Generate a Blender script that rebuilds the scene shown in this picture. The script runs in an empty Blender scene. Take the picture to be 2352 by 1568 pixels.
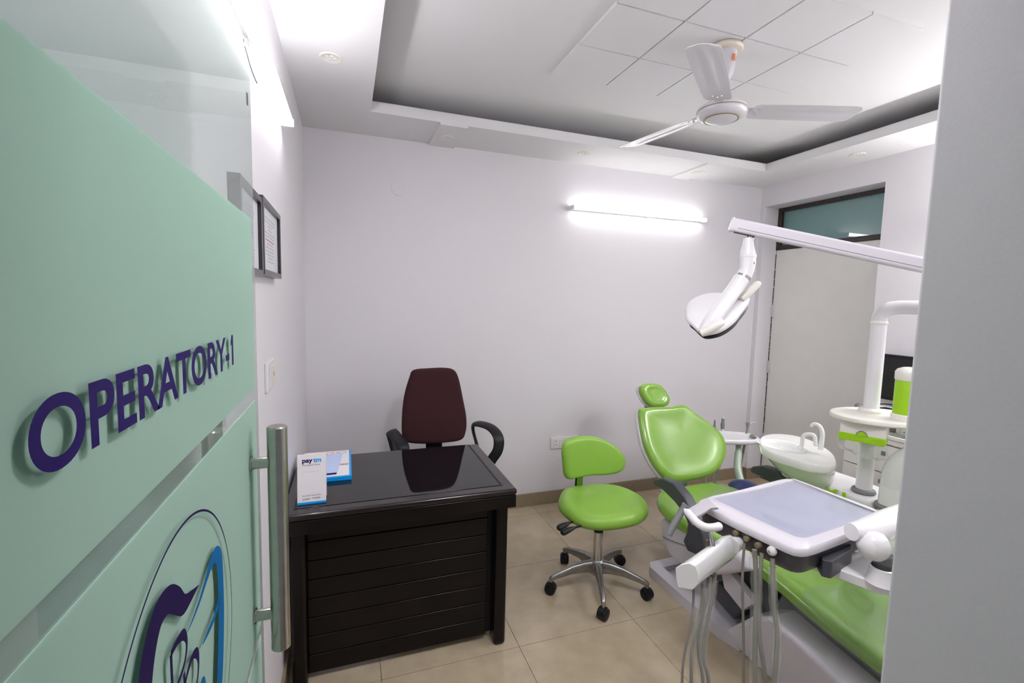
import bpy, bmesh, math, random
from mathutils import Vector, Matrix, Euler
random.seed(7)
sc = bpy.context.scene
COL = sc.collection

# ------------------------------------------------------------------ camera
cam_d = bpy.data.cameras.new('camera'); cam = bpy.data.objects.new('camera', cam_d); COL.objects.link(cam)
cam_d.sensor_width = 36.0; cam_d.lens = 16.333; cam_d.clip_start = 0.02
Rv = Vector((0.942483, -0.333403, 0.023821)); Uv = Vector((0.007007, 0.090957, 0.995830)); Wv = Vector((0.334180, 0.938386, -0.088061))
cam.matrix_world = Matrix(((Rv.x, Uv.x, -Wv.x, 0), (Rv.y, Uv.y, -Wv.y, 0), (Rv.z, Uv.z, -Wv.z, 1.5552), (0, 0, 0, 1)))
sc.camera = cam
# ------------------------------------------------------------------ world, exposure
world = bpy.data.worlds.new('world'); sc.world = world; world.use_nodes = True
bg = world.node_tree.nodes['Background']; bg.inputs[0].default_value = (0.93, 0.92, 1.0, 1); bg.inputs[1].default_value = 0.16
sc.view_settings.view_transform = 'Standard'; sc.view_settings.look = 'None'
sc.view_settings.exposure = 0.30; sc.view_settings.gamma = 1.0; sc.view_settings.use_curve_mapping = False
TUBE_LEFT = 31.0; TUBE_BACK = 11.0; TUBE_FILL = 88.0; PANEL_FILL = 58.0
CORR_COL = (0.95, 0.93, 1.0)

# ------------------------------------------------------------------ materials
def mat(name, col, rough=0.5, metal=0.0, noise=60.0, amt=0.04, bump=0.0, coat=0.0, trans=0.0, spec=0.5):
    m = bpy.data.materials.new(name); m.use_nodes = True
    nt = m.node_tree; N = nt.nodes; L = nt.links; p = N['Principled BSDF']
    tc = N.new('ShaderNodeTexCoord'); nz = N.new('ShaderNodeTexNoise'); nz.inputs['Scale'].default_value = noise; nz.inputs['Detail'].default_value = 4
    L.new(tc.outputs['Object'], nz.inputs['Vector'])
    r = N.new('ShaderNodeValToRGB')
    r.color_ramp.elements[0].position = 0.3; r.color_ramp.elements[1].position = 0.7
    r.color_ramp.elements[0].color = tuple(max(0, c * (1 - amt)) for c in col) + (1,)
    r.color_ramp.elements[1].color = tuple(min(1, c * (1 + amt)) for c in col) + (1,)
    L.new(nz.outputs['Fac'], r.inputs['Fac']); L.new(r.outputs['Color'], p.inputs['Base Color'])
    p.inputs['Roughness'].default_value = rough; p.inputs['Metallic'].default_value = metal
    p.inputs['Specular IOR Level'].default_value = spec
    if coat: p.inputs['Coat Weight'].default_value = coat; p.inputs['Coat Roughness'].default_value = 0.06
    if trans: p.inputs['Transmission Weight'].default_value = trans
    if bump:
        b = N.new('ShaderNodeBump'); b.inputs['Strength'].default_value = bump; b.inputs['Distance'].default_value = 0.002
        L.new(nz.outputs['Fac'], b.inputs['Height']); L.new(b.outputs['Normal'], p.inputs['Normal'])
    return m

def emis(name, col, s):
    m = bpy.data.materials.new(name); m.use_nodes = True; nt = m.node_tree; nt.nodes.clear()
    e = nt.nodes.new('ShaderNodeEmission'); o = nt.nodes.new('ShaderNodeOutputMaterial')
    e.inputs[0].default_value = tuple(col) + (1,); e.inputs[1].default_value = s; nt.links.new(e.outputs[0], o.inputs[0]); return m

def clearmat(name, tint, ior=1.5, rough=0.0, extra=None, boost=0.0, var=0.5):
    m = bpy.data.materials.new(name); m.use_nodes = True; nt = m.node_tree; nt.nodes.clear(); N = nt.nodes; L = nt.links
    o = N.new('ShaderNodeOutputMaterial'); t = N.new('ShaderNodeBsdfTransparent'); g = N.new('ShaderNodeBsdfGlossy')
    fr = N.new('ShaderNodeFresnel'); fr.inputs[0].default_value = ior
    t.inputs[0].default_value = tuple(tint) + (1,); g.inputs['Roughness'].default_value = rough
    mx = N.new('ShaderNodeMixShader'); geo = N.new('ShaderNodeNewGeometry')
    fm = N.new('ShaderNodeMath'); fm.operation = 'MULTIPLY'; inv = N.new('ShaderNodeMath'); inv.operation = 'SUBTRACT'; inv.inputs[0].default_value = 1.0
    L.new(geo.outputs['Backfacing'], inv.inputs[1]); L.new(fr.outputs[0], fm.inputs[0]); L.new(inv.outputs[0], fm.inputs[1]); fac = fm.outputs[0]
    if boost:
        ad = N.new('ShaderNodeMath'); ad.operation = 'ADD'; ad.inputs[1].default_value = boost; ad.use_clamp = True; L.new(fac, ad.inputs[0]); fac = ad.outputs[0]
    L.new(fac, mx.inputs[0]); L.new(t.outputs[0], mx.inputs[1]); L.new(g.outputs[0], mx.inputs[2])
    out = mx.outputs[0]
    if extra:
        d = N.new('ShaderNodeBsdfDiffuse'); d.inputs[0].default_value = tuple(extra[0]) + (1,)
        nz = N.new('ShaderNodeTexNoise'); nz.inputs['Scale'].default_value = 25; nz.inputs['Distortion'].default_value = 1.5
        mp = N.new('ShaderNodeMapRange'); mp.inputs[3].default_value = extra[1] * (1 - var); mp.inputs[4].default_value = extra[1] * (1 + var); L.new(nz.outputs['Fac'], mp.inputs[0])
        m2 = N.new('ShaderNodeMixShader'); L.new(mp.outputs[0], m2.inputs[0]); L.new(out, m2.inputs[1]); L.new(d.outputs[0], m2.inputs[2]); out = m2.outputs[0]
    L.new(out, o.inputs[0]); return m

M = {}
M['wall'] = mat('painted_wall', (0.735, 0.715, 0.745), 0.55, noise=220, amt=0.012, bump=0.05)
M['ceil'] = mat('painted_ceiling', (0.76, 0.755, 0.765), 0.6, noise=180, amt=0.01)
M['wall_front'] = mat('wall_toned_down_for_light', (0.69, 0.68, 0.70), 0.6, noise=200, amt=0.015, bump=0.08)  # wall colour darkened to offset the strong tube light on the jamb
M['skirt'] = mat('skirting_tile', (0.27, 0.215, 0.14), 0.3, noise=40, amt=0.08)
M['plaster'] = mat('crumbled_plaster', (0.10, 0.08, 0.07), 0.9, noise=90, amt=0.8)
M['doorwhite'] = mat('door_laminate', (0.76, 0.75, 0.715), 0.4, noise=8, amt=0.015)
M['white'] = mat('white_moulded_plastic', (0.77, 0.76, 0.78), 0.28, noise=12, amt=0.01, coat=0.4)
M['cream'] = mat('cream_plastic', (0.78, 0.76, 0.70), 0.32, noise=12, amt=0.01, coat=0.2)
M['enamel'] = mat('white_enamel', (0.80, 0.81, 0.79), 0.22, noise=12, amt=0.01, coat=0.5)
M['bodywhite'] = mat('chair_body_plastic', (0.66, 0.635, 0.69), 0.3, noise=10, amt=0.01, coat=0.3)
M['film_wrap'] = clearmat('cling_film', (0.985, 0.99, 0.985), 1.3, 0.10, ((0.85, 0.88, 0.84), 0.10))
M['plastic_cover'] = clearmat('clear_plastic_cover', (0.93, 0.96, 0.93), 1.45, 0.06, ((0.70, 0.76, 0.70), 0.10))
M['green'] = mat('green_vinyl', (0.225, 0.435, 0.055), 0.22, noise=300, amt=0.03, bump=0.01, coat=0.6)
M['green2'] = mat('green_soft_vinyl', (0.225, 0.430, 0.050), 0.40, noise=300, amt=0.03, bump=0.04)
M['lime'] = mat('lime_plastic', (0.30, 0.58, 0.0), 0.4, noise=20, amt=0.04)
M['paleglass'] = mat('pale_green_wrap', (0.40, 0.50, 0.40), 0.25, noise=15, amt=0.08)
M['dgrey'] = mat('dark_grey_plastic', (0.052, 0.055, 0.068), 0.42, noise=200, amt=0.08, bump=0.05)
M['mgrey'] = mat('mid_grey_plastic', (0.17, 0.175, 0.18), 0.5, noise=100, amt=0.06)
M['black'] = mat('black_plastic', (0.008, 0.008, 0.010), 0.45, noise=100, amt=0.2, spec=0.3)
M['blackscreen'] = mat('monitor_screen', (0.008, 0.008, 0.009), 0.2, noise=3, amt=0.1)
M['wood'] = mat('dark_polished_wood', (0.0050, 0.0034, 0.0032), 0.24, noise=7, amt=0.35, coat=0.05, spec=0.22)
M['woodtop'] = mat('dark_wood_top', (0.012, 0.0075, 0.008), 0.20, noise=9, amt=0.3, coat=0.2, spec=0.4)
M['deskglass'] = mat('black_glass', (0.006, 0.006, 0.008), 0.03, noise=5, amt=0.1, spec=0.42)
M['chrome'] = mat('chrome', (0.62, 0.62, 0.62), 0.12, 1.0, noise=30, amt=0.03)
M['steel'] = mat('brushed_steel', (0.50, 0.49, 0.45), 0.2, 1.0, noise=50, amt=0.06)
M['alu'] = mat('cast_aluminium', (0.34, 0.335, 0.33), 0.38, 1.0, noise=60, amt=0.12, bump=0.08)
M['maroon'] = mat('maroon_fabric', (0.030, 0.004, 0.007), 0.95, noise=420, amt=0.35, bump=0.5)
M['fan'] = mat('fan_white_enamel', (0.66, 0.645, 0.69), 0.28, noise=10, amt=0.01, coat=0.4)
M['ivory'] = mat('ivory_plastic', (0.72, 0.66, 0.55), 0.4, noise=10, amt=0.02)
M['gold'] = mat('bronze_trim', (0.35, 0.24, 0.13), 0.35, 0.6, noise=10, amt=0.05)
M['orange'] = mat('orange_print', (0.75, 0.17, 0.03), 0.5, noise=10, amt=0.05)
M['purple'] = mat('purple_print', (0.014, 0.005, 0.085), 0.6, noise=10, amt=0.04, spec=0.12)
M['darkpurple'] = mat('dark_purple_print', (0.012, 0.005, 0.050), 0.6, noise=10, amt=0.04, spec=0.12)
M['blue'] = mat('blue_print', (0.0, 0.10, 0.27), 0.6, noise=10, amt=0.04, spec=0.15)
M['cyan'] = mat('bright_blue_print', (0.0, 0.32, 0.80), 0.4, noise=10, amt=0.03)
M['paper'] = mat('paper', (0.80, 0.78, 0.80), 0.6, noise=40, amt=0.01)
M['paperblue'] = mat('light_blue_paper', (0.50, 0.60, 0.86), 0.6, noise=40, amt=0.02)
M['ink'] = mat('grey_ink', (0.10, 0.10, 0.14), 0.6, noise=40, amt=0.05)
M['faint'] = mat('faint_print', (0.40, 0.40, 0.46), 0.6, noise=40, amt=0.05)
M['red'] = mat('red_print', (0.5, 0.05, 0.05), 0.6, noise=40, amt=0.05)
M['matblue'] = mat('lilac_tray_mat', (0.37, 0.38, 0.54), 0.20, noise=9, amt=0.05, coat=0.5)
M['hose'] = mat('grey_hose', (0.22, 0.205, 0.185), 0.4, noise=50, amt=0.06, coat=0.2)
M['knob'] = mat('brown_knob', (0.20, 0.15, 0.085), 0.45, noise=50, amt=0.06)
M['navy'] = mat('navy_plastic', (0.012, 0.025, 0.12), 0.35, noise=30, amt=0.08)
M['frameblack'] = mat('black_picture_frame', (0.018, 0.016, 0.020), 0.3, noise=30, amt=0.1, coat=0.3)
M['transom'] = mat('dark_window_frame', (0.022, 0.014, 0.012), 0.45, noise=60, amt=0.6, bump=0.4)
M['groove'] = mat('tile_joint_grout', (0.17, 0.13, 0.085), 0.8, noise=60, amt=0.1)  # brown grout colour showing in the floor tile joints
M['tealroom'] = mat('teal_painted_room', (0.10, 0.20, 0.20), 0.8, noise=5, amt=0.2)
M['tealglass'] = clearmat('teal_tinted_glass', (0.45, 0.70, 0.70), 1.5, 0.015, ((0.26, 0.46, 0.46), 0.5), boost=0.16, var=0.08)
M['clear'] = clearmat('door_clear_glass', (0.84, 0.89, 0.87), 1.55, 0.0, ((0.60, 0.65, 0.63), 0.13), boost=0.03, var=0.05)
M['dots'] = mat('dotted_container', (0.50, 0.52, 0.40), 0.5, noise=20, amt=0.03)
M['pic'] = mat('certificate_paper', (0.66, 0.66, 0.70), 0.5, noise=25, amt=0.03)
M['emL'] = emis('tube_glow_left', (1.0, 0.975, 1.0), TUBE_LEFT)
M['emB'] = emis('tube_glow_back', (1.0, 0.985, 0.985), TUBE_BACK)
M['emFillTube'] = emis('added_tube_glow', (1.0, 0.985, 0.97), TUBE_FILL)
M['emFillPanel'] = emis('added_panel_glow', (1.0, 0.97, 1.0), PANEL_FILL)

# floor tile: beige vitrified, faint mottling
def floor_mat():
    m = bpy.data.materials.new('vitrified_tile'); m.use_nodes = True; nt = m.node_tree; N = nt.nodes; L = nt.links; p = N['Principled BSDF']
    tc = N.new('ShaderNodeTexCoord'); a = N.new('ShaderNodeTexNoise'); a.inputs['Scale'].default_value = 9; a.inputs['Detail'].default_value = 8
    b = N.new('ShaderNodeTexNoise'); b.inputs['Scale'].default_value = 160; b.inputs['Detail'].default_value = 3
    g = N.new('ShaderNodeNewGeometry')
    L.new(g.outputs['Position'], a.inputs['Vector']); L.new(g.outputs['Position'], b.inputs['Vector'])
    ad = N.new('ShaderNodeMath'); ad.operation = 'MULTIPLY_ADD'; ad.inputs[1].default_value = 0.45; L.new(b.outputs['Fac'], ad.inputs[0]); L.new(a.outputs['Fac'], ad.inputs[2])
    r = N.new('ShaderNodeValToRGB'); e = r.color_ramp.elements
    e[0].position = 0.45; e[0].color = (0.40, 0.325, 0.225, 1); e[1].position = 0.95; e[1].color = (0.49, 0.41, 0.29, 1)
    L.new(ad.outputs[0], r.inputs['Fac']); L.new(r.outputs[0], p.inputs['Base Color'])
    p.inputs['Roughness'].default_value = 0.16; p.inputs['Specular IOR Level'].default_value = 0.5
    return m
M['tile'] = floor_mat()

def film_mat():
    m = bpy.data.materials.new('frosted_film'); m.use_nodes = True; nt = m.node_tree; nt.nodes.clear(); N = nt.nodes; L = nt.links
    o = N.new('ShaderNodeOutputMaterial'); d = N.new('ShaderNodeBsdfDiffuse'); t = N.new('ShaderNodeBsdfTranslucent'); mx = N.new('ShaderNodeMixShader')
    nz = N.new('ShaderNodeTexNoise'); nz.inputs['Scale'].default_value = 6; r = N.new('ShaderNodeValToRGB')
    tc = N.new('ShaderNodeTexCoord'); L.new(tc.outputs['Object'], nz.inputs['Vector']); L.new(nz.outputs['Fac'], r.inputs['Fac'])
    r.color_ramp.elements[0].color = (0.65, 0.77, 0.71, 1); r.color_ramp.elements[1].color = (0.68, 0.80, 0.74, 1)
    L.new(r.outputs[0], d.inputs[0]); t.inputs[0].default_value = (0.68, 0.86, 0.78, 1); mx.inputs[0].default_value = 0.7
    L.new(d.outputs[0], mx.inputs[1]); L.new(t.outputs[0], mx.inputs[2]); L.new(mx.outputs[0], o.inputs[0]); return m
M['film'] = film_mat()

# ------------------------------------------------------------------ mesh helpers
ORG = {}
def V(p): return Vector(p)
class MB:
    def __init__(s): s.v = []; s.f = []
    def add(s, vs, fs):
        b = len(s.v); s.v += [V(p) for p in vs]; s.f += [tuple(b + i for i in f) for f in fs]; return s
    def box(s, lo, hi):
        (x0, y0, z0), (x1, y1, z1) = lo, hi
        return s.add([(x0, y0, z0), (x1, y0, z0), (x1, y1, z0), (x0, y1, z0), (x0, y0, z1), (x1, y0, z1), (x1, y1, z1), (x0, y1, z1)],
                     [(0, 3, 2, 1), (4, 5, 6, 7), (0, 1, 5, 4), (1, 2, 6, 5), (2, 3, 7, 6), (3, 0, 4, 7)])
    def obox(s, c, ax, ay, az, hx, hy, hz):
        c = V(c); ax = V(ax).normalized() * hx; ay = V(ay).normalized() * hy; az = V(az).normalized() * hz
        P = [c + i * ax + j * ay + k * az for k in (-1, 1) for (i, j) in ((-1, -1), (1, -1), (1, 1), (-1, 1))]
        return s.add(P, [(0, 3, 2, 1), (4, 5, 6, 7), (0, 1, 5, 4), (1, 2, 6, 5), (2, 3, 7, 6), (3, 0, 4, 7)])
    def tube(s, pts, r, n=16, sy=1.0, up=None):
        pts = [V(p) for p in pts]; m = len(pts)
        rs = r if isinstance(r, (list, tuple)) else [r] * m
        t0 = (pts[1] - pts[0]).normalized(); a = V(up) if up else (V((0, 0, 1)) if abs(t0.z) < 0.9 else V((1, 0, 0)))
        nrm = (a - a.dot(t0) * t0).normalized(); vs = []; fs = []
        for i in range(m):
            t = (pts[min(i + 1, m - 1)] - pts[max(i - 1, 0)]).normalized()
            nrm = (nrm - nrm.dot(t) * t).normalized(); bn = t.cross(nrm)
            for k in range(n):
                q = 2 * math.pi * k / n; vs.append(pts[i] + rs[i] * (math.cos(q) * nrm * sy + math.sin(q) * bn))
        for i in range(m - 1):
            for k in range(n): fs.append((i * n + k, i * n + (k + 1) % n, (i + 1) * n + (k + 1) % n, (i + 1) * n + k))
        fs.append(tuple(reversed(range(n)))); fs.append(tuple((m - 1) * n + k for k in range(n)))
        return s.add(vs, fs)
    def lathe(s, prof, o, ax=(0, 0, 1), n=32):
        ax = V(ax).normalized(); o = V(o); a = V((1, 0, 0)) if abs(ax.x) < 0.9 else V((0, 1, 0))
        e1 = (a - a.dot(ax) * ax).normalized(); e2 = ax.cross(e1); vs = []; fs = []
        for (r, h) in prof:
            for k in range(n):
                q = 2 * math.pi * k / n; vs.append(o + h * ax + max(r, 1e-5) * (math.cos(q) * e1 + math.sin(q) * e2))
        for i in range(len(prof) - 1):
            for k in range(n): fs.append((i * n + k, i * n + (k + 1) % n, (i + 1) * n + (k + 1) % n, (i + 1) * n + k))
        fs.append(tuple(reversed(range(n)))); fs.append(tuple((len(prof) - 1) * n + k for k in range(n)))
        return s.add(vs, fs)
    def prism(s, poly, vec):
        p = [V(q) for q in poly]; n = len(p); vec = V(vec)
        return s.add(p + [q + vec for q in p], [tuple(reversed(range(n))), tuple(n + k for k in range(n))] + [(k, (k + 1) % n, n + (k + 1) % n, n + k) for k in range(n)])
    def rings(s, rr, cap0=True, cap1=True):
        n = len(rr[0]); vs = [q for r in rr for q in r]; fs = []
        for i in range(len(rr) - 1):
            for k in range(n): fs.append((i * n + k, i * n + (k + 1) % n, (i + 1) * n + (k + 1) % n, (i + 1) * n + k))
        if cap0: fs.append(tuple(reversed(range(n))))
        if cap1: fs.append(tuple((len(rr) - 1) * n + k for k in range(n)))
        return s.add(vs, fs)
    def build(s, name, m, parent=None, bevel=0.0, seg=2, smooth=True, sub=0, ang=38, loc=None):
        if loc is None: o = ORG.get(parent.name, V((0, 0, 0))) if parent else V((0, 0, 0))
        else: o = V(loc)
        me = bpy.data.meshes.new(name); me.from_pydata([tuple(p - o) for p in s.v], [], s.f)
        bm = bmesh.new(); bm.from_mesh(me); bmesh.ops.recalc_face_normals(bm, faces=bm.faces)
        ngons = [f for f in bm.faces if len(f.verts) > 16]
        for f in bm.faces: f.smooth = smooth
        for e in bm.edges:
            if len(e.link_faces) == 2 and e.calc_face_angle(0) > math.radians(ang): e.smooth = False
        bm.to_mesh(me); bm.free(); me.materials.append(M[m] if isinstance(m, str) else m)
        ob = bpy.data.objects.new(name, me); COL.objects.link(ob)
        if parent: ob.parent = parent
        else: ob.location = o
        ORG[ob.name] = o
        if bevel:
            b = ob.modifiers.new('bevel', 'BEVEL'); b.width = bevel; b.segments = seg; b.limit_method = 'ANGLE'; b.angle_limit = math.radians(40); b.harden_normals = True
        if sub:
            u = ob.modifiers.new('sub', 'SUBSURF'); u.levels = sub; u.render_levels = sub
        return ob

def tag(o, label=None, cat=None, group=None, kind=None):
    if label: o['label'] = label
    if cat: o['category'] = cat
    if group: o['group'] = group
    if kind: o['kind'] = kind
    return o
def thing(name, loc, label, cat, group=None, kind=None):
    o = bpy.data.objects.new(name, None); COL.objects.link(o); o.location = loc; o.empty_display_size = 0.05
    ORG[o.name] = V(loc); return tag(o, label, cat, group, kind)

def spline(pts, k=6, closed=False):
    P = [V(p) for p in pts]; n = len(P); out = []
    rng = range(n) if closed else range(n - 1)
    for i in rng:
        if closed: a, b, c, d = P[(i - 1) % n], P[i], P[(i + 1) % n], P[(i + 2) % n]
        else: a, b, c, d = P[max(i - 1, 0)], P[i], P[i + 1], P[min(i + 2, n - 1)]
        for j in range(k):
            t = j / k
            out.append(0.5 * ((2 * b) + (c - a) * t + (2 * a - 5 * b + 4 * c - d) * t * t + (3 * b - a - 3 * c + d) * t ** 3))
    if not closed: out.append(P[-1])
    return out

def pad(outline, N, th, edge=None, dome=0.0, dish=0.0, k=5, back=None):
    """cushion: closed 3D outline (in one plane), bulging by th to both sides of the plane along N with a rounded edge"""
    o = spline(outline, k, True); N = V(N).normalized(); c = sum(o, V((0, 0, 0))) / len(o)
    R = sum((p - c).length for p in o) / len(o); e = edge or th; rr = []
    m = MB()
    def ring(f, h): return [c + (p - c) * f + N * h for p in o]
    fe = 1 - e / R
    tb = th if back is None else back
    for f, h in ((0.02, -tb), (0.5, -tb), (fe, -tb)): rr.append(ring(f, h))
    for a in range(-75, 90, 15):
        q = math.radians(a); hh = (th if a > 0 else tb) * math.sin(q); rr.append(ring(fe + (1 - fe) * math.cos(q), hh))
    for f in (fe, fe * 0.85, fe * 0.65, fe * 0.4, fe * 0.2, 0.02):
        w = 1 - (f / fe) ** 2; rr.append(ring(f, th + dome * w - dish * min(1, 2.2 * w)))
    return m.rings(rr)

def hose(pts, r, n=10, k=6): return MB().tube(spline(pts, k), r, n)

def text_mb(txt, O, X, Y, w, h, depth=0.0006, bold=0.0, shear=0.0):
    """flat lettering fitted in a w x h box whose lower-left corner is O"""
    cu = bpy.data.curves.new('lettering', 'FONT'); cu.body = txt; cu.size = 1.0; cu.offset = bold; cu.resolution_u = 10; cu.shear = shear
    ob = bpy.data.objects.new('lettering', cu); COL.objects.link(ob)
    dg = bpy.context.evaluated_depsgraph_get(); me = bpy.data.meshes.new_from_object(ob.evaluated_get(dg))
    vs = [v.co.copy() for v in me.vertices]; fs = [tuple(p.vertices) for p in me.polygons]
    bpy.data.objects.remove(ob); bpy.data.curves.remove(cu); bpy.data.meshes.remove(me)
    x0 = min(v.x for v in vs); x1 = max(v.x for v in vs); y0 = min(v.y for v in vs); y1 = max(v.y for v in vs)
    O = V(O); X = V(X).normalized(); Y = V(Y).normalized(); Z = X.cross(Y)
    m = MB()
    P = [O + X * (v.x - x0) / (x1 - x0) * w + Y * (v.y - y0) / (y1 - y0) * h + Z * depth for v in vs]
    m.add(P, fs); return m

def trayform(outline, z0, zf, z1, rim, k=4, wallin=0.01, corner=True):
    """shallow dish: closed outline (x,y), bottom z0, inner floor zf, rim top z1, rim width"""
    o = spline([(p[0], p[1], 0) for p in outline], k, True) if corner else [V((p[0], p[1], 0)) for p in outline]
    c = sum(o, V((0, 0, 0))) / len(o); R = sum((p - c).length for p in o) / len(o)
    def ring(f, z): return [V((c.x + (p.x - c.x) * f, c.y + (p.y - c.y) * f, z)) for p in o]
    a = rim / R; w = wallin / R; h = z1 - z0
    return MB().rings([ring(0.02, z0), ring(1 - w * 1.5, z0), ring(1 - 0.3 * w, z0 + 0.25 * h), ring(1, z0 + 0.6 * h), ring(1 - 0.2 * w, z1 - 0.12 * h), ring(1 - 0.8 * w, z1), ring(1 - a, z1), ring(1 - a - 0.4 * w, z1 - 0.1 * h), ring(1 - a - w, zf), ring(0.3, zf), ring(0.02, zf)])

# ================================================================== SETTING
XL, XR, YB, YF = -0.245, 3.388, 3.167, 0.42
ZS, ZU = 2.569, 2.715
def struct(name, m, mb, **k): return tag(mb.build(name, m, **k), kind='structure')

floor = thing('floor', (0, 0, 0), None, None, kind='structure')
MB().box((XL - 0.1, -0.6, -0.08), (XR + 0.25, YB + 0.1, -0.010)).build('screed', 'groove', floor)
tx, ty = 1.3226, 1.8317
cache = {}
for i in range(-3, 5):
    for j in range(-5, 4):
        x0, x1 = max(tx + i * 0.6, XL), min(tx + (i + 1) * 0.6, 3.548)
        y0, y1 = max(ty + j * 0.6, -0.55), min(ty + (j + 1) * 0.6, YB)
        if x1 - x0 < 0.03 or y1 - y0 < 0.03: continue
        g = 0.0011; key = (round(x1 - x0, 3), round(y1 - y0, 3)); cx, cy = (x0 + x1) / 2, (y0 + y1) / 2
        if key not in cache:
            hx, hy = (x1 - x0) / 2 - g, (y1 - y0) / 2 - g
            o = MB().box((-hx, -hy, -0.010), (hx, hy, 0.0)).build('tile', 'tile', floor); cache[key] = o
        else:
            o = cache[key].copy(); COL.objects.link(o)
        o.location = (cx, cy, 0)

# walls
struct('wall_back', 'wall', MB().box((XL - 0.1, YB, 0), (XR + 0.25, YB + 0.1, 2.80)))
struct('wall_left', 'wall', MB().box((XL - 0.1, -0.6, 0), (XL, YB, 2.80)))
rx = 3.548; ry0, ry1, rz = 2.171, 3.1235, 2.404
struct('wall_right', 'wall', MB().box((XR, YF - 0.3, 0), (XR + 0.25, ry0, 2.80)).box((XR, ry0, rz), (XR + 0.25, ry1, 2.80)).box((XR, ry1, 0), (XR + 0.25, YB, 2.80)))
struct('wall_front', 'wall_front', MB().box((0.74, 0.20, 0), (XR, YF, 2.80)).box((XL, 0.20, 2.14), (0.74, YF, 2.80)), bevel=0.006)
# skirting
struct('baseboard_back', 'skirt', MB().box((XL, YB - 0.012, 0.001), (XR, YB, 0.100)))
struct('baseboard_left', 'skirt', MB().box((XL, 0.0, 0.001), (XL + 0.012, YB - 0.012, 0.100)))
struct('baseboard_right', 'skirt', MB().box((XR - 0.012, ry1, 0.001), (XR, YB - 0.012, 0.100)).box((XR - 0.012, ry1 - 0.012, 0.001), (rx - 0.004, ry1, 0.100)))
struct('baseboard_front', 'skirt', MB().box((XR - 0.012, YF, 0.001), (XR, ry0, 0.100)))

# ceiling: dropped border, slanted lip round a shallow cove, upper panel with raised squares
ceil = thing('ceiling', (1.5, 1.7, ZS), None, None, kind='structure')
cx0, cx1, cy0, cy1 = 0.131, 2.989, 0.85, 2.766
a = 0.062; h = 0.021
def border(mb, z0, z1, ox0, oy0, ox1, oy1, ix0, iy0, ix1, iy1):
    return mb.box((ox0, oy0, z0), (ix0, oy1, z1)).box((ix1, oy0, z0), (ox1, oy1, z1)).box((ix0, iy1, z0), (ix1, oy1, z1)).box((ix0, oy0, z0), (ix1, iy0, z1))
border(MB(), ZS, ZS + 0.052, XL, YF - 0.1, XR, YB, cx0, cy0, cx1, cy1).build('dropped_border', 'ceil', ceil)
e_ = 0.022; border(MB(), ZS + 0.052, ZS + 0.066, cx0 - 0.10, cy0 - 0.10, cx1 + 0.10, cy1 + 0.10, cx0 - e_, cy0 - e_, cx1 + e_, cy1 + e_).build('cove_edge', 'ceil', ceil)
MB().box((XL, YF - 0.1, ZU), (XR, YB, ZU + 0.05)).build('upper_board', 'ceil', ceil)
MB().box((-0.35, -0.6, 2.45), (XR, 0.20, 2.50)).build('corridor_ceiling', 'ceil', ceil)
for (px0, px1) in ((0.515, 0.681), (2.44, 2.597)):
    MB().box((px0, cy1 + 0.001, ZS - 0.012), (px1, YB, ZS)).build('downlight_panel', 'ceil', ceil)
gs, gy = 0.3203, 0.3117
for i in range(4):
    for j in range(3):
        x0, y1 = 0.984 + i * gs, 2.282 - j * gy
        MB().box((x0 + 0.004, y1 - gy + 0.004, ZU - 0.013), (x0 + gs - 0.004, y1 - 0.004, ZU)).build('ceiling_square', 'ceil', ceil)

# right-hand door and transom
d2 = thing('door_2', (3.57, 2.65, 0), None, None, kind='structure')
MB().box((3.552, 2.10, 0.008), (3.592, ry1 - 0.006, 2.045)).build('door_leaf', 'doorwhite', d2, bevel=0.002)
for z in (0.36, 1.02, 1.52):
    MB().box((3.538, ry1 - 0.022, z - 0.055), (3.552, ry1 - 0.003, z + 0.055)).build('hinge', 'bodywhite', d2, bevel=0.001)
gap = MB()
z = 0.02
while z < 1.98:
    dz = random.choice((0.008, 0.015, 0.03, 0.05)) * random.uniform(0.6, 1.4); wz = random.uniform(0.0005, 0.0045) * (1.4 if z < 0.9 else 0.7)
    gap.box((3.548, ry1 - 0.004 - wz, z), (3.551, ry1 + 0.001, z + dz)); z += dz * random.uniform(0.95, 1.3)
gap.build('crumbled_joint', 'plaster', d2)
wn = thing('window_1', (3.56, 2.65, 2.05), None, None, kind='structure')
MB().box((3.545, 2.10, 2.047), (3.60, ry1, 2.085)).build('frame_rail', 'transom', wn, bevel=0.003)
MB().box((3.545, 2.10, 2.372), (3.60, ry1, 2.404)).build('frame_rail', 'transom', wn, bevel=0.003)
MB().box((3.545, ry1 - 0.035, 2.085), (3.60, ry1, 2.372)).build('frame_stile', 'transom', wn, bevel=0.003)
MB().box((3.575, 2.10, 2.085), (3.581, ry1 - 0.035, 2.372)).build('pane', 'tealglass', wn)
# the unlit teal room behind the transom
struct('wall_outer', 'tealroom', MB().box((4.6, 1.2, 1.5), (4.65, 4.2, 2.9)).box((3.64, 1.2, 2.9), (4.65, 4.2, 2.95)).box((3.64, 1.15, 1.5), (4.65, 1.2, 2.9)).box((3.64, 4.2, 1.5), (4.65, 4.25, 2.9)).box((3.64, 1.2, 1.45), (4.6, 4.2, 1.5)))

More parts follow.
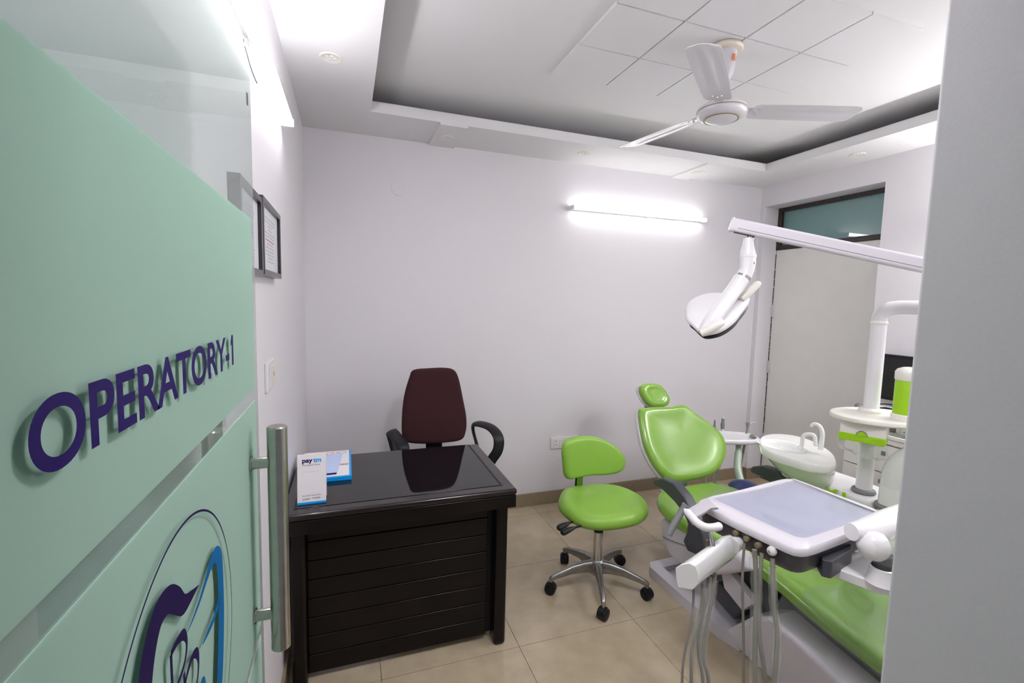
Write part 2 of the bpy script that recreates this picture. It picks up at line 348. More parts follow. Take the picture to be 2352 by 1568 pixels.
# glass door standing open along the left wall
GX = -0.151
dr = thing('door_1', (GX, 0.5, 0), None, None, kind='structure')
MB().box((GX - 0.011, 0.10, 0.01), (GX, 0.920, 1.978)).build('glass_pane', 'clear', dr)
for z0, z1 in ((1.395, 1.680), (0.965, 1.374), (0.05, 0.945)):
    MB().box((GX + 0.0003, 0.10, z0), (GX + 0.0011, 0.889, z1)).build('frosted_film', 'film', dr)
text_mb('OPERATORY-1', (GX + 0.0060, 0.2815, 1.4600), (0, 1, 0), (0, 0, 1), 0.428, 0.0408, bold=0.022).build('door_lettering', 'purple', dr, smooth=False)
MB().prism([(GX + 0.0066, 0.6955, 1.4868), (GX + 0.0066, 0.7035, 1.4915), (GX + 0.0066, 0.7045, 1.5008), (GX + 0.0066, 0.7015, 1.5008), (GX + 0.0066, 0.6955, 1.4925)], (0.0003, 0, 0)).build('numeral_flag', 'purple', dr, smooth=False)
def band(mb, pts, w, x=GX + 0.0060):
    """brush stroke on the glass: pts (y,z), half widths w"""
    P = spline([(x, p[0] * 0.96, 1.5552 + (p[1] - 1.5552) * 0.96) for p in pts], 6); n = len(P)
    W = spline([(q, 0, 0) for q in w], 6)
    A = []; B = []
    for i in range(n):
        t = (P[min(i + 1, n - 1)] - P[max(i - 1, 0)]).normalized(); nn = V((0, -t.z, t.y))
        A.append(P[i] + nn * W[i].x); B.append(P[i] - nn * W[i].x)
    return mb.add(A + B, [(i, i + 1, n + i + 1, n + i) for i in range(n - 1)])
em = MB(); ring = [(0.5035 + 0.186 * math.cos(q * math.pi / 30), 1.146 + 0.186 * math.sin(q * math.pi / 30)) for q in range(61)]
band(em, ring, [0.0012] * 61); em.build('emblem_ring', 'darkpurple', dr, smooth=False)
em = MB(); band(em, [(0.405, 1.03), (0.398, 1.09), (0.396, 1.15), (0.402, 1.21), (0.417, 1.258), (0.440, 1.283), (0.466, 1.284), (0.487, 1.2705), (0.505, 1.2545), (0.528, 1.2490), (0.553, 1.245)],
     [0.004, 0.010, 0.0125, 0.014, 0.0145, 0.013, 0.0115, 0.0115, 0.009, 0.005, 0.0004]); em.build('emblem_tooth_left', 'darkpurple', dr, smooth=False)
em = MB(); band(em, [(0.511, 1.221), (0.531, 1.2225), (0.556, 1.2275), (0.580, 1.2355), (0.602, 1.2425), (0.622, 1.2415), (0.636, 1.226), (0.639, 1.195), (0.6365, 1.150), (0.622, 1.085), (0.598, 1.03), (0.575, 1.0)],
     [0.0004, 0.0018, 0.003, 0.0045, 0.0065, 0.009, 0.0115, 0.0115, 0.0125, 0.013, 0.010, 0.004])
band(em, [(0.558, 1.1735), (0.578, 1.1725), (0.603, 1.1725), (0.628, 1.178)], [0.0008, 0.003, 0.004, 0.005]); em.build('emblem_tooth_right', 'blue', dr, smooth=False)
em = MB(); band(em, [(0.470, 1.13), (0.468, 1.18), (0.4675, 1.232)], [0.003] * 3)
band(em, [(0.4675, 1.232), (0.485, 1.2315), (0.501, 1.2265), (0.509, 1.213), (0.503, 1.199), (0.487, 1.193), (0.470, 1.193)], [0.003, 0.0035, 0.005, 0.003, 0.0025, 0.0025, 0.002])
band(em, [(0.501, 1.10), (0.499, 1.15), (0.4985, 1.189)], [0.003] * 3)
band(em, [(0.490, 1.165), (0.505, 1.180), (0.524, 1.1855), (0.538, 1.179), (0.542, 1.165), (0.536, 1.150), (0.520, 1.143), (0.502, 1.143)], [0.002, 0.003, 0.0035, 0.005, 0.003, 0.0025, 0.0025, 0.002])
em.build('emblem_monogram', 'darkpurple', dr, smooth=False)
em = MB(); band(em, [(0.537, 1.10), (0.545, 1.128), (0.556, 1.128), (0.562, 1.10)], [0.004, 0.007, 0.007, 0.004]); em.build('emblem_drop', 'blue', dr, smooth=False)
MB().box((GX + 0.0003, 0.884, 1.862), (GX + 0.0010, 0.893, 1.880)).build('glass_stamp', 'ink', dr)
for sgn in (1, -1):
    hb = 0.0165
    if sgn == 1: xb, y0, z0, z1, zs = GX + 0.041, 0.832, 0.955, 1.341, (1.019, 1.281)
    else: xb, y0, z0, z1, zs = GX - 0.011 - 0.040, 0.832, 0.940, 1.3955, (1.019, 1.281)
    r_ = 0.0155 if sgn == 1 else 0.0145
    hd = MB().lathe([(r_ - 0.002, z0), (r_, z0 + 0.002), (r_, z1 - 0.002), (r_ - 0.002, z1)], (xb, y0, 0)).build('door_handle', 'steel', dr)
    for z in zs:
        xs = GX if sgn == 1 else GX - 0.014
        MB().tube([(xs, y0, z), (xb, y0, z)], 0.0095, 20).build('standoff', 'steel', hd)
        MB().tube([(xs, y0, z), (xs + sgn * 0.004, y0, z)], 0.0125, 20).build('washer', 'steel', hd)
MB().box((GX - 0.03, 0.10, 0.0), (GX + 0.02, 0.24, 0.012)).build('floor_patch', 'steel', dr)

# ================================================================== LIGHTS (fittings and added fill lights)
def tube_light(p0, p1, out, em, label, group=None, clips=()):
    p0, p1, out = V(p0), V(p1), V(out); d = (p1 - p0).normalized()
    t = thing('tube_light', tuple((p0 + p1) / 2 - out * 0.05), label, 'light')
    up = d.cross(out)
    c = (p0 + p1) / 2; L = (p1 - p0).length / 2
    MB().obox(c - out * 0.032, d, out, up, L + 0.006, 0.010, 0.0115).build('batten', 'enamel', t, bevel=0.003)
    MB().tube([p0, p1], 0.0145, 20).build('lamp_tube', em, t)
    for e, s in ((p0, -1), (p1, 1)):
        MB().obox(e + d * s * 0.003 - out * 0.012, d, out, up, 0.006, 0.028, 0.016).build('end_holder', 'enamel', t, bevel=0.003)
    for q in clips:
        MB().obox(p0 + (p1 - p0) * q - out * 0.030, d, out, up, 0.012, 0.014, 0.026).build('bracket', 'chrome', t, bevel=0.002)
    return t
tl = tube_light((-0.212, 0.90, 2.215), (-0.212, 2.13, 2.245), (1, 0, 0), 'emL', 'glowing tube light high on the left wall above the glass door', clips=(0.42, 0.78))
hose([(-0.243, 1.42, 2.19), (-0.235, 1.45, 2.15), (-0.230, 1.50, 2.135), (-0.236, 1.54, 2.16), (-0.240, 1.55, 2.19)], 0.0018, 6).build('loose_wire', 'mgrey', tl)
tube_light((1.556, 3.110, 2.240), (2.756, 3.110, 2.242), (0, -1, 0), 'emB', 'glowing white tube light mounted across the back wall')
tube_light((3.331, 0.50, 2.10), (3.331, 1.72, 2.10), (-1, 0, 0), 'emFillTube', 'added fill tube on the right wall, out of view by the doorway corner')  # added tube outside the view, lifts the overall room brightness

for (x, lb) in ((0.80, 'added out-of-view ceiling fill panel nearer the glass door'), (2.90, 'added out-of-view ceiling fill panel nearer the right wall')):  # invented square lamps outside the view, added as room fill light
    t = thing('added_fill_panel', (x, 0.62, ZS), lb, 'light')
    border(MB(), ZS - 0.008, ZS - 0.0005, x - 0.16, 0.46, x + 0.16, 0.78, x - 0.148, 0.472, x + 0.148, 0.768).build('panel_frame', 'cream', t)
    MB().box((x - 0.148, 0.472, ZS - 0.006), (x + 0.148, 0.768, ZS - 0.0005)).build('diffuser', 'emFillPanel', t)

def downlight(x, y, z, label):
    t = thing('downlight', (x, y, z), label, 'light', 'recessed downlights in the ceiling border')
    MB().lathe([(0.030, -0.001), (0.034, -0.004), (0.043, -0.005), (0.047, -0.002), (0.047, 0.0), (0.030, 0.0)], (x, y, z), n=36).build('trim_ring', 'cream', t)
    MB().lathe([(0.0, -0.0008), (0.029, -0.0008), (0.029, 0.0), (0.0, 0.0)], (x, y, z), n=24).build('lens', 'steel', t)
    led = MB()
    for k in range(4):
        q = k * math.pi / 2 + 0.4; led.lathe([(0.010, 0.0), (0.008, -0.003), (0.003, -0.004), (0.0001, -0.004)], (x + 0.015 * math.cos(q), y + 0.015 * math.sin(q), z - 0.001), n=12)
    led.build('led_cluster', 'white', t)
downlight(-0.057, 2.229, ZS, 'round recessed ceiling downlight nearest the left wall tube')
downlight(0.600, 2.976, ZS - 0.012, 'round downlight in the left raised ceiling square by the back wall')
downlight(1.538, 2.936, ZS, 'round ceiling downlight above the back wall tube')
downlight(2.520, 2.955, ZS - 0.012, 'round downlight in the right raised square near the back corner')
downlight(3.190, 2.233, ZS, 'round ceiling downlight above the door transom window')

# ceiling fan
F0 = V((1.600, 1.748, 0))
fan = thing('ceiling_fan', (1.600, 1.748, 2.702), 'white three-bladed ceiling fan hanging from the square-patterned ceiling', 'fan')
cn = MB().lathe([(0.060, 2.7015), (0.074, 2.698), (0.076, 2.690), (0.070, 2.680), (0.052, 2.676), (0.0001, 2.676)], F0, n=40).build('ceiling_plate', 'ivory', fan)
cn = MB().lathe([(0.0001, 2.690), (0.050, 2.690), (0.050, 2.672), (0.047, 2.650), (0.043, 2.610), (0.037, 2.580), (0.026, 2.560), (0.013, 2.548), (0.0001, 2.548)], F0, n=40).build('canopy', 'fan', fan)
MB().lathe([(0.0105, 2.44), (0.0105, 2.56)], F0).build('down_rod', 'fan', fan)
# logo print on canopy, wrapped around the cup facing the camera
def on_cyl(mb, r):
    m = MB(); cz = 0
    for v in mb.v: pass
    return m
q0 = math.radians(-92)
pr = MB()
def cylp(u, z, r=0.0455): return F0 + V((r * math.cos(q0 + u / r), r * math.sin(q0 + u / r), z))
def sq_ring(u, z, w, h, t, n=5):
    for (a0, a1, b0, b1) in ((-w, w, h - t, h), (-w, w, -h, -h + t), (-w, -w + t, -h, h), (w - t, w, -h, h)):
        for i in range(n):
            aa, ab = a0 + (a1 - a0) * i / n, a0 + (a1 - a0) * (i + 1) / n
            pr.add([cylp(u + aa, z + b0, 0.0490 + (z + b0 - 2.64) * 0.09), cylp(u + ab, z + b0, 0.0490 + (z + b0 - 2.64) * 0.09), cylp(u + ab, z + b1, 0.0490 + (z + b1 - 2.64) * 0.09), cylp(u + aa, z + b1, 0.0490 + (z + b1 - 2.64) * 0.09)], [(0, 1, 2, 3)])
sq_ring(0.006, 2.640, 0.009, 0.014, 0.0055)
for k in range(5):
    for j in range(2): sq_ring(0.024 + 0.007 * j, 2.630 + 0.0055 * k, 0.0026, 0.0018, 0.0012, 1)
pr.build('printed_logo', 'orange', fan, smooth=False)
MB().lathe([(0.0001, 2.378), (0.030, 2.379), (0.056, 2.384), (0.072, 2.393)], F0, n=48).build('motor_cap', 'fan', fan)
MB().lathe([(0.0745, 2.3905), (0.072, 2.3925), (0.072, 2.396), (0.0765, 2.395)], F0, n=48).build('cap_trim', 'gold', fan)
MB().lathe([(0.070, 2.393), (0.088, 2.397), (0.100, 2.405), (0.106, 2.415), (0.106, 2.424), (0.104, 2.4245), (0.104, 2.4265), (0.106, 2.427), (0.104, 2.438), (0.080, 2.448), (0.040, 2.456), (0.0001, 2.456)], F0, n=48).build('motor', 'fan', fan)
MB().lathe([(0.1050, 2.4235), (0.1068, 2.4240), (0.1068, 2.4275), (0.1050, 2.428)], F0, n=48).build('trim_band', 'gold', fan)
def fan_blade(ang):
    q = math.radians(ang); d = V((math.cos(q), math.sin(q), 0)); s = V((-math.sin(q), math.cos(q), 0)); tw = math.radians(-9)
    s = (s * math.cos(tw) + V((0, 0, 1)) * math.sin(tw)); n = d.cross(s).normalized()
    o = F0 + V((0, 0, 2.432))
    prof = [(0.135, 0.045), (0.150, 0.056), (0.30, 0.060), (0.45, 0.062), (0.56, 0.062), (0.592, 0.056), (0.610, 0.040)]
    P = [(u, -w) for u, w in prof] + [(u, w) for u, w in reversed(prof)]
    rows = []
    b = MB(); us = [0.130, 0.135, 0.150, 0.20, 0.25, 0.30, 0.35, 0.40, 0.45, 0.50, 0.55, 0.575, 0.592, 0.604, 0.612]
    ws = [0.036, 0.048, 0.056, 0.058, 0.059, 0.060, 0.061, 0.062, 0.062, 0.062, 0.062, 0.061, 0.057, 0.048, 0.032]
    rr = []
    cols = 13
    top = []; bot = []
    for u, w in zip(us, ws):
        for c in range(cols):
            v = -1 + 2 * c / (cols - 1)
            dr = 0.004 * (v * v - 0.3) * -1
            rib = -0.0032 if (0.20 < u < 0.56 and (c in (3, 4, 8, 9))) else 0.0
            p = o + d * u + s * (v * w) + n * (dr + rib)
            top.append(p + n * 0.0008); bot.append(p - n * 0.0008)
    m = len(us); N = len(top); fs = []
    for i in range(m - 1):
        for c in range(cols - 1):
            a_, b_, c_, d_ = i * cols + c, i * cols + c + 1, (i + 1) * cols + c + 1, (i + 1) * cols + c
            fs.append((a_, b_, c_, d_)); fs.append((N + d_, N + c_, N + b_, N + a_))
    for i in range(m - 1):
        for c in (0, cols - 1): fs.append((i * cols + c, (i + 1) * cols + c, N + (i + 1) * cols + c, N + i * cols + c))
    for c in range(cols - 1):
        for i in (0, m - 1): fs.append((i * cols + c, i * cols + c + 1, N + i * cols + c + 1, N + i * cols + c))
    ob = b.add(top + bot, fs).build('blade', 'fan', fan, ang=60)
    MB().obox(o + d * 0.135 + n * 0.004, d, s, n, 0.055, 0.020, 0.002).build('blade_bracket', 'fan', ob, bevel=0.001)
    for (u, v) in ((0.165, -0.018), (0.165, 0.018), (0.150, 0.0)):
        MB().lathe([(0.005, 0.0), (0.004, -0.0035), (0.0001, -0.005)], o + d * u + s * v - n * -0.002 - n * 0.001, n, n=12).build('screw', 'chrome', ob)
for k in range(3): fan_blade(100.7 + 120 * k)

# ================================================================== WALL FITTINGS
# certificates on left wall
def certificate(y0, y1, z0, z1, label, seed):
    x0, x1 = XL, XL + 0.026; t = thing('picture_frame', (XL, (y0 + y1) / 2, z0), label, 'picture', 'framed certificates on the left wall')
    w = 0.016
    fr = MB(); fr.box((x0, y0, z0), (x1, y0 + w, z1)).box((x0, y1 - w, z0), (x1, y1, z1)).box((x0, y0 + w, z0), (x1, y1 - w, z0 + w)).box((x0, y0 + w, z1 - w), (x1, y1 - w, z1))
    fr.build('frame', 'frameblack', t, bevel=0.0015)
    MB().box((x0, y0 + w, z0 + w), (x0 + 0.016, y1 - w, z1 - w)).build('certificate', 'pic', t)
    rnd = random.Random(seed); ln = MB(); rd = MB()
    for k in range(13):
        zz = z1 - w - 0.03 - k * (z1 - z0 - 0.08) / 13; hw = rnd.uniform(0.25, 0.8) * (y1 - y0 - 2 * w) / 2 * 0.8; c = (y0 + y1) / 2
        (rd if k in (6,) else ln).box((x0 + 0.016, c - hw, zz - 0.0012), (x0 + 0.0164, c + hw, zz + 0.0012))
    ln.build('text_lines', 'faint', t); rd.build('red_line', 'red', t)
certificate(1.19, 1.472, 1.606, 1.820, 'black framed certificate on left wall, nearer the glass door', 1)
certificate(1.488, 1.850, 1.612, 1.833, 'black framed certificate on left wall, farther from the glass door', 2)
t = thing('light_switch', (XL, 1.68, 1.245), 'small white switch plate on left wall beyond the glass door', 'switch')
MB().box((XL, 1.615, 1.245), (XL + 0.010, 1.755, 1.340)).build('plate', 'white', t, bevel=0.003)
MB().box((XL + 0.010, 1.635, 1.262), (XL + 0.014, 1.672, 1.323)).build('rocker', 'white', t, bevel=0.001)
MB().box((XL + 0.010, 1.690, 1.262), (XL + 0.014, 1.735, 1.323)).build('rocker', 'ivory', t, bevel=0.001)
MB().box((XL + 0.014, 1.708, 1.285), (XL + 0.0145, 1.714, 1.300)).build('slot', 'black', t)
t = thing('wall_socket', (1.57, YB, 0.43), 'cream power socket and switch plate low on back wall behind stool', 'socket')
MB().box((1.458, YB - 0.010, 0.430), (1.690, YB, 0.520)).build('plate', 'cream', t, bevel=0.003)
MB().box((1.480, YB - 0.013, 0.446), (1.668, YB - 0.010, 0.505)).build('insert', 'white', t, bevel=0.001)
for x, z in ((1.500, 0.487), (1.500, 0.493), (1.492, 0.463), (1.508, 0.463), (1.645, 0.487), (1.637, 0.463), (1.653, 0.463)):
    MB().lathe([(0.0028, 0.0), (0.0028, 0.0006)], (x, YB - 0.013, z), (0, -1, 0), 10).build('socket_hole', 'black', t)
for x in (1.528, 1.550, 1.590, 1.612):
    MB().box((x, YB - 0.017, 0.450), (x + 0.018, YB - 0.013, 0.500)).build('rocker', 'white', t, bevel=0.001)
for x, z, lb in ((0.325, 2.263, 'round white blanking cap high on the bare back wall'), (2.266, 2.252, 'round white junction cap behind the back wall tube')):
    t = thing('blanking_plate', (x, YB, z), lb, 'cap')
    MB().lathe([(0.050, 0.0), (0.049, 0.0035), (0.0001, 0.0045)], (x, YB, z), (0, -1, 0), 32).build('disc', 'wall', t)
    MB().lathe([(0.005, 0.0045), (0.004, 0.0065), (0.0001, 0.007)], (x + 0.022, YB, z + 0.012), (0, -1, 0), 12).build('screw', 'ivory', t)

# ================================================================== DESK
DZ = 0.75
dk = thing('desk', (0.23, 2.14, 0), 'dark polished wooden desk with black glass top and boarded front', 'desk')
dx0, dx1, dy0, dy1 = -0.232, 0.688, 1.812, 2.470
MB().box((dx0, dy0, DZ - 0.030), (dx1, dy1, DZ - 0.002)).build('tabletop', 'woodtop', dk, bevel=0.012, seg=4)
MB().box((dx0 + 0.045, dy0 + 0.055, DZ - 0.004), (dx1 - 0.062, dy1 - 0.010, DZ)).build('glass_inlay', 'deskglass', dk, bevel=0.001)
for x in (dx0 + 0.036, dx1 - 0.060): MB().box((x, dy0 + 0.052, DZ - 0.003), (x + 0.0085, dy1 - 0.012, DZ - 0.0008)).build('inlay_groove', 'black', dk)
MB().box((dx0 + 0.004, dy0 + 0.004, DZ - 0.085), (dx1 - 0.004, dy1 - 0.004, DZ - 0.030)).build('apron', 'wood', dk, bevel=0.003)
for x0, x1 in ((dx0 + 0.02, dx0 + 0.075), (dx1 - 0.075, dx1 - 0.020)):
    lg = MB()
    for y0, y1 in ((dy0 + 0.055, dy0 + 0.135),):
        lg.box((x0, y0, 0.0), (x1, y1, DZ - 0.085))
    lg.build('leg', 'wood', dk, bevel=0.014, seg=3)
    MB().box((x0 + 0.006, dy1 - 0.10, 0.0), (x1 - 0.006, dy1 - 0.03, DZ - 0.085)).build('leg', 'wood', dk, bevel=0.01)
    MB().box((x0 + 0.012, dy0 + 0.135, 0.06), (x1 - 0.012, dy1 - 0.10, DZ - 0.085)).build('side_panel', 'wood', dk, bevel=0.003)
pz0, pz1 = 0.028, DZ - 0.085; nb = 8; bh = (pz1 - pz0) / nb
for k in range(nb):
    MB().box((dx0 + 0.075, dy0 + 0.105, pz0 + k * bh + 0.0014), (dx1 - 0.10, dy0 + 0.125, pz0 + (k + 1) * bh - 0.0014)).build('front_board', 'wood', dk, bevel=0.0035, seg=2)
MB().box((dx0 + 0.075, dy0 + 0.122, pz0), (dx1 - 0.075, dy0 + 0.135, pz1)).build('backing_panel', 'black', dk)

# payment card (the square code is left blank)
t = thing('payment_card', (-0.13, 1.90, DZ), 'white upright payment card with blue stripe on desk corner', 'card')
c0 = V((-0.186, 1.897, DZ)); cX = V((0.104, 0.0, 0)); lean = V((0, 0.030, 0.189)); cn_ = cX.cross(lean).normalized()
MB().obox(c0 + cX / 2 + lean / 2, cX, lean, cn_, cX.length / 2, lean.length / 2, 0.0012).build('card_face', 'paper', t, bevel=0.0008)
MB().obox(c0 + cX / 2 + V((0, 0.066, 0)) + V((0, -0.018, 0.189 / 2)), cX, V((0, -0.036, 0.189)), V((0, 0.189, 0.036)), cX.length / 2, 0.0955, 0.0010).build('card_back', 'paper', t)
lu = lean.normalized(); cu_ = cX.normalized(); H = lean.length; W = cX.length
def onc(u, v): return c0 + cX * u + lean * v + cn_ * 0.0014
MB().obox(c0 + cX / 2 + lean * 0.022 + cn_ * 0.0013, cX, lean, cn_, W / 2, H * 0.020, 0.0003).build('blue_stripe', 'cyan', t)
text_mb('pay', onc(0.17, 0.80), cu_, lu, W * 0.36, H * 0.095, bold=0.035, depth=0.0002).build('logo_dark', 'purple', t, smooth=False)
text_mb('tm', onc(0.55, 0.825), cu_, lu, W * 0.28, H * 0.085, bold=0.035, depth=0.0002).build('logo_blue', 'cyan', t, smooth=False)
text_mb('Accepted Here', onc(0.17, 0.755), cu_, lu, W * 0.62, H * 0.042, depth=0.0002).build('caption', 'ink', t, smooth=False)
MB().obox(onc(0.48, 0.645), cX, lean, cn_, W * 0.30, 0.0005, 0.0002).build('rule', 'paperblue', t)
text_mb('Scan QR Code & Pay', onc(0.17, 0.150), cu_, lu, W * 0.64, H * 0.036, depth=0.0002).build('caption', 'ink', t, smooth=False)
MB().obox(onc(0.21, 0.098), cX, lean, cn_, W * 0.04, H * 0.016, 0.0002).build('small_badge', 'paperblue', t)
MB().obox(onc(0.53, 0.112), cX, lean, cn_, W * 0.015, H * 0.012, 0.0002).build('small_badge', 'orange', t)
for u, v, w in ((0.36, 0.110, 0.10), (0.34, 0.094, 0.07), (0.68, 0.118, 0.11), (0.68, 0.102, 0.11)):
    MB().obox(onc(u, v), cX, lean, cn_, W * w, H * 0.004, 0.0002).build('fine_print', 'mgrey', t)

# blue box with leaflets on it
t = thing('blue_folder', (-0.10, 2.28, DZ), 'flat blue box file lying on desk under leaflets', 'box')
MB().box((-0.205, 2.105, DZ + 0.0005), (0.014, 2.465, DZ + 0.020)).build('box_body', 'cyan', t, bevel=0.002)
t = thing('leaflet', (-0.10, 2.28, DZ + 0.020), 'white patterned leaflet covering the blue box on the desk', 'leaflet')
MB().box((-0.204, 2.112, DZ + 0.0206), (0.004, 2.463, DZ + 0.0226)).build('sheet', 'paper', t)
for k, (x, y, mm, rr) in enumerate(((-0.09, 2.425, 'red', 0.020), (-0.062, 2.43, 'red', 0.018), (-0.03, 2.43, 'blue', 0.018), (-0.12, 2.43, 'blue', 0.02), (-0.165, 2.42, 'orange', 0.02), (-0.185, 2.36, 'red', 0.018))):
    P = [(x + rr * math.cos(q) * 1.3, y + rr * math.sin(q) * 0.8, DZ + 0.0229) for q in [i * math.pi / 10 for i in range(21)]]
    MB().tube(P, 0.0006, 4).build('doodle', mm, t)
text_mb('PRIME', (0.002, 2.262, DZ + 0.0227), (-1, 0, 0), (0, -1, 0), 0.045, 0.012, bold=0.03, depth=0.0003).build('red_title', 'red', t, smooth=False)
text_mb('ANY', (0.000, 2.248, DZ + 0.0227), (-1, 0, 0), (0, -1, 0), 0.030, 0.008, bold=0.02, depth=0.0003).build('dark_title', 'purple', t, smooth=False)
t = thing('notepad', (-0.10, 2.27, DZ + 0.023), 'pale blue slanted notepad on top of the white leaflet', 'paper')
MB().prism([(-0.19, 2.135, DZ + 0.0232), (-0.048, 2.135, DZ + 0.0232), (-0.026, 2.395, DZ + 0.0232), (-0.19, 2.395, DZ + 0.0232)], (0, 0, 0.004)).build('pad', 'paperblue', t)
MB().box((-0.19, 2.129, DZ + 0.0232), (-0.049, 2.139, DZ + 0.0275)).build('pad_edge', 'purple', t)

# ================================================================== OFFICE CHAIR
oc = thing('office_chair', (0.50, 2.62, 0), 'maroon fabric office chair with black arms behind the desk', 'chair')
cN = V((0.04, -1, 0.10)).normalized()
outl = [(0.347, 2.782, 1.085), (0.373, 2.788, 1.128), (0.464, 2.792, 1.135), (0.558, 2.796, 1.135), (0.618, 2.797, 1.12), (0.648, 2.793, 1.068), (0.675, 2.781, 0.94), (0.696, 2.77, 0.818), (0.69, 2.761, 0.732), (0.658, 2.755, 0.686), (0.554, 2.75, 0.679), (0.434, 2.746, 0.683), (0.331, 2.743, 0.702), (0.303, 2.746, 0.743), (0.301, 2.757, 0.846), (0.315, 2.77, 0.973)]
pad(outl, cN, 0.022, edge=0.03, dome=0.008, k=4, back=0.03).build('backrest', 'maroon', oc, ang=80)
MB().box((0.45, 2.785, 0.44), (0.55, 2.805, 0.80)).build('back_support', 'black', oc, bevel=0.006)
MB().box((0.445, 2.60, 0.425), (0.555, 2.80, 0.445)).build('seat_bracket', 'black', oc, bevel=0.004)
so = [(0.28, 2.53, 0.48), (0.33, 2.43 + 0.075, 0.48), (0.50, 2.495, 0.48), (0.67, 2.505, 0.48), (0.72, 2.53, 0.48), (0.73, 2.65, 0.48), (0.70, 2.76, 0.48), (0.50, 2.775, 0.48), (0.30, 2.76, 0.48), (0.27, 2.65, 0.48)]
pad(so, (0, 0, 1), 0.03, edge=0.04, k=4).build('seat', 'maroon', oc, ang=80)
for sx, x, pts in ((-1, 0.275, [(0.274, 2.753, 0.585), (0.284, 2.757, 0.668), (0.304, 2.712, 0.727), (0.305, 2.569, 0.794)]), (1, 0.86, None)):
    if sx == -1:
        path = [(0.285, 2.60, 0.46), (0.285, 2.60, 0.60), (0.292, 2.575, 0.70), (0.285, 2.60, 0.735), (0.262, 2.68, 0.755), (0.240, 2.77, 0.765), (0.255, 2.75, 0.70), (0.285, 2.72, 0.56), (0.29, 2.70, 0.46)]
    else:
        path = [(0.775, 2.60, 0.46), (0.800, 2.59, 0.58), (0.845, 2.58, 0.66), (0.852, 2.60, 0.735), (0.825, 2.68, 0.775), (0.765, 2.78, 0.775), (0.745, 2.79, 0.74), (0.775, 2.76, 0.60), (0.775, 2.72, 0.46)]
    P = spline(path, 6)
    rr_ = [0.014] * len(P)
    wd = MB().tube(P, 0.034, 12, sy=0.30, up=(0, -1, 0)); wd.build('armrest', 'black', oc, ang=60)
MB().tube([(0.5, 2.64, 0.07), (0.5, 2.64, 0.44)], 0.025, 20).build('gas_column', 'black', oc)
for k in range(5):
    q = math.radians(18 + 72 * k); d = V((math.cos(q), math.sin(q), 0)); c = V((0.5, 2.64, 0))
    lg = MB().tube([c + V((0, 0, 0.10)), c + d * 0.15 + V((0, 0, 0.085)), c + d * 0.25 + V((0, 0, 0.065))], [0.024, 0.018, 0.014], 10).build('base_leg', 'black', oc)
    MB().lathe([(0.024, -0.018), (0.026, -0.010), (0.026, 0.010), (0.024, 0.018)], c + d * 0.25 + V((0, 0, 0.0265)), V((-d.y, d.x, 0)), 20).build('castor', 'black', lg)

# ================================================================== OPERATOR STOOL
st = thing('operator_stool', (1.283, 2.12, 0), 'green vinyl saddle stool on chrome five-star castor base', 'stool')
SC = V((1.283, 2.125, 0))
so = [(1.138, 2.322, 0.432), (1.207, 2.397, 0.432), (1.339, 2.411, 0.432), (1.497, 2.372, 0.432), (1.57, 2.278, 0.432), (1.585, 2.16, 0.432), (1.548, 2.056, 0.432), (1.488, 1.988, 0.432), (1.399, 1.949, 0.432), (1.287, 1.944, 0.432), (1.184, 1.961, 0.432), (1.106, 2.022, 0.432), (1.08, 2.12, 0.432), (1.087, 2.226, 0.432)]
sm = pad(so, (0, 0, 1), 0.042, edge=0.05, dome=0.002, dish=0.008, k=4, back=0.036)
sm.build('seat', 'green2', st, ang=80)
MB().lathe([(0.05, 0.385), (0.10, 0.388), (0.11, 0.400), (0.05, 0.400)], (1.30, 2.12, 0)).build('seat_pan', 'dgrey', st)
bn = V((0.10, -1, 0.12)).normalized()
bo = [(1.148, 2.32, 0.654), (1.144, 2.327, 0.711), (1.168, 2.336, 0.765), (1.247, 2.345, 0.781), (1.346, 2.354, 0.774), (1.445, 2.36, 0.738), (1.533, 2.362, 0.679), (1.583, 2.359, 0.616), (1.579, 2.353, 0.57), (1.535, 2.345, 0.539), (1.44, 2.335, 0.536), (1.332, 2.326, 0.549), (1.242, 2.317, 0.549), (1.183, 2.311, 0.547), (1.155, 2.312, 0.58)]
pad(bo, bn, 0.030, edge=0.035, dome=0.004, k=4, back=0.025).build('backrest', 'green2', st, ang=80)
P = [(1.305, 2.375, 0.60), (1.300, 2.385, 0.52), (1.298, 2.38, 0.43), (1.296, 2.33, 0.397), (1.295, 2.20, 0.392)]
MB().tube(spline(P, 6), 0.020, 12, sy=0.35, up=(0, 1, 0)).build('back_bar', 'green2', st)
MB().tube(spline([(p[0] - 0.006, p[1] + 0.010, p[2] - 0.004) for p in map(V, P)], 6), 0.020, 12, sy=0.2, up=(0, 1, 0)).build('back_bar_trim', 'black', st)
MB().lathe([(0.0200, 0.13), (0.0255, 0.135), (0.0255, 0.315), (0.0225, 0.315)], SC, n=28).build('gas_column', 'chrome', st)
MB().lathe([(0.0225, 0.312), (0.026, 0.315), (0.025, 0.325), (0.012, 0.328)], SC, n=28).build('collar', 'black', st)
MB().lathe([(0.012, 0.32), (0.012, 0.39)], SC, n=20).build('piston', 'chrome', st)
MB().box((1.243, 2.09, 0.378), (1.330, 2.17, 0.396)).build('tilt_mechanism', 'alu', st, bevel=0.003)
MB().lathe([(0.024, 0.070), (0.036, 0.080), (0.040, 0.13), (0.038, 0.150), (0.028, 0.158)], SC, n=28).build('hub', 'alu', st)
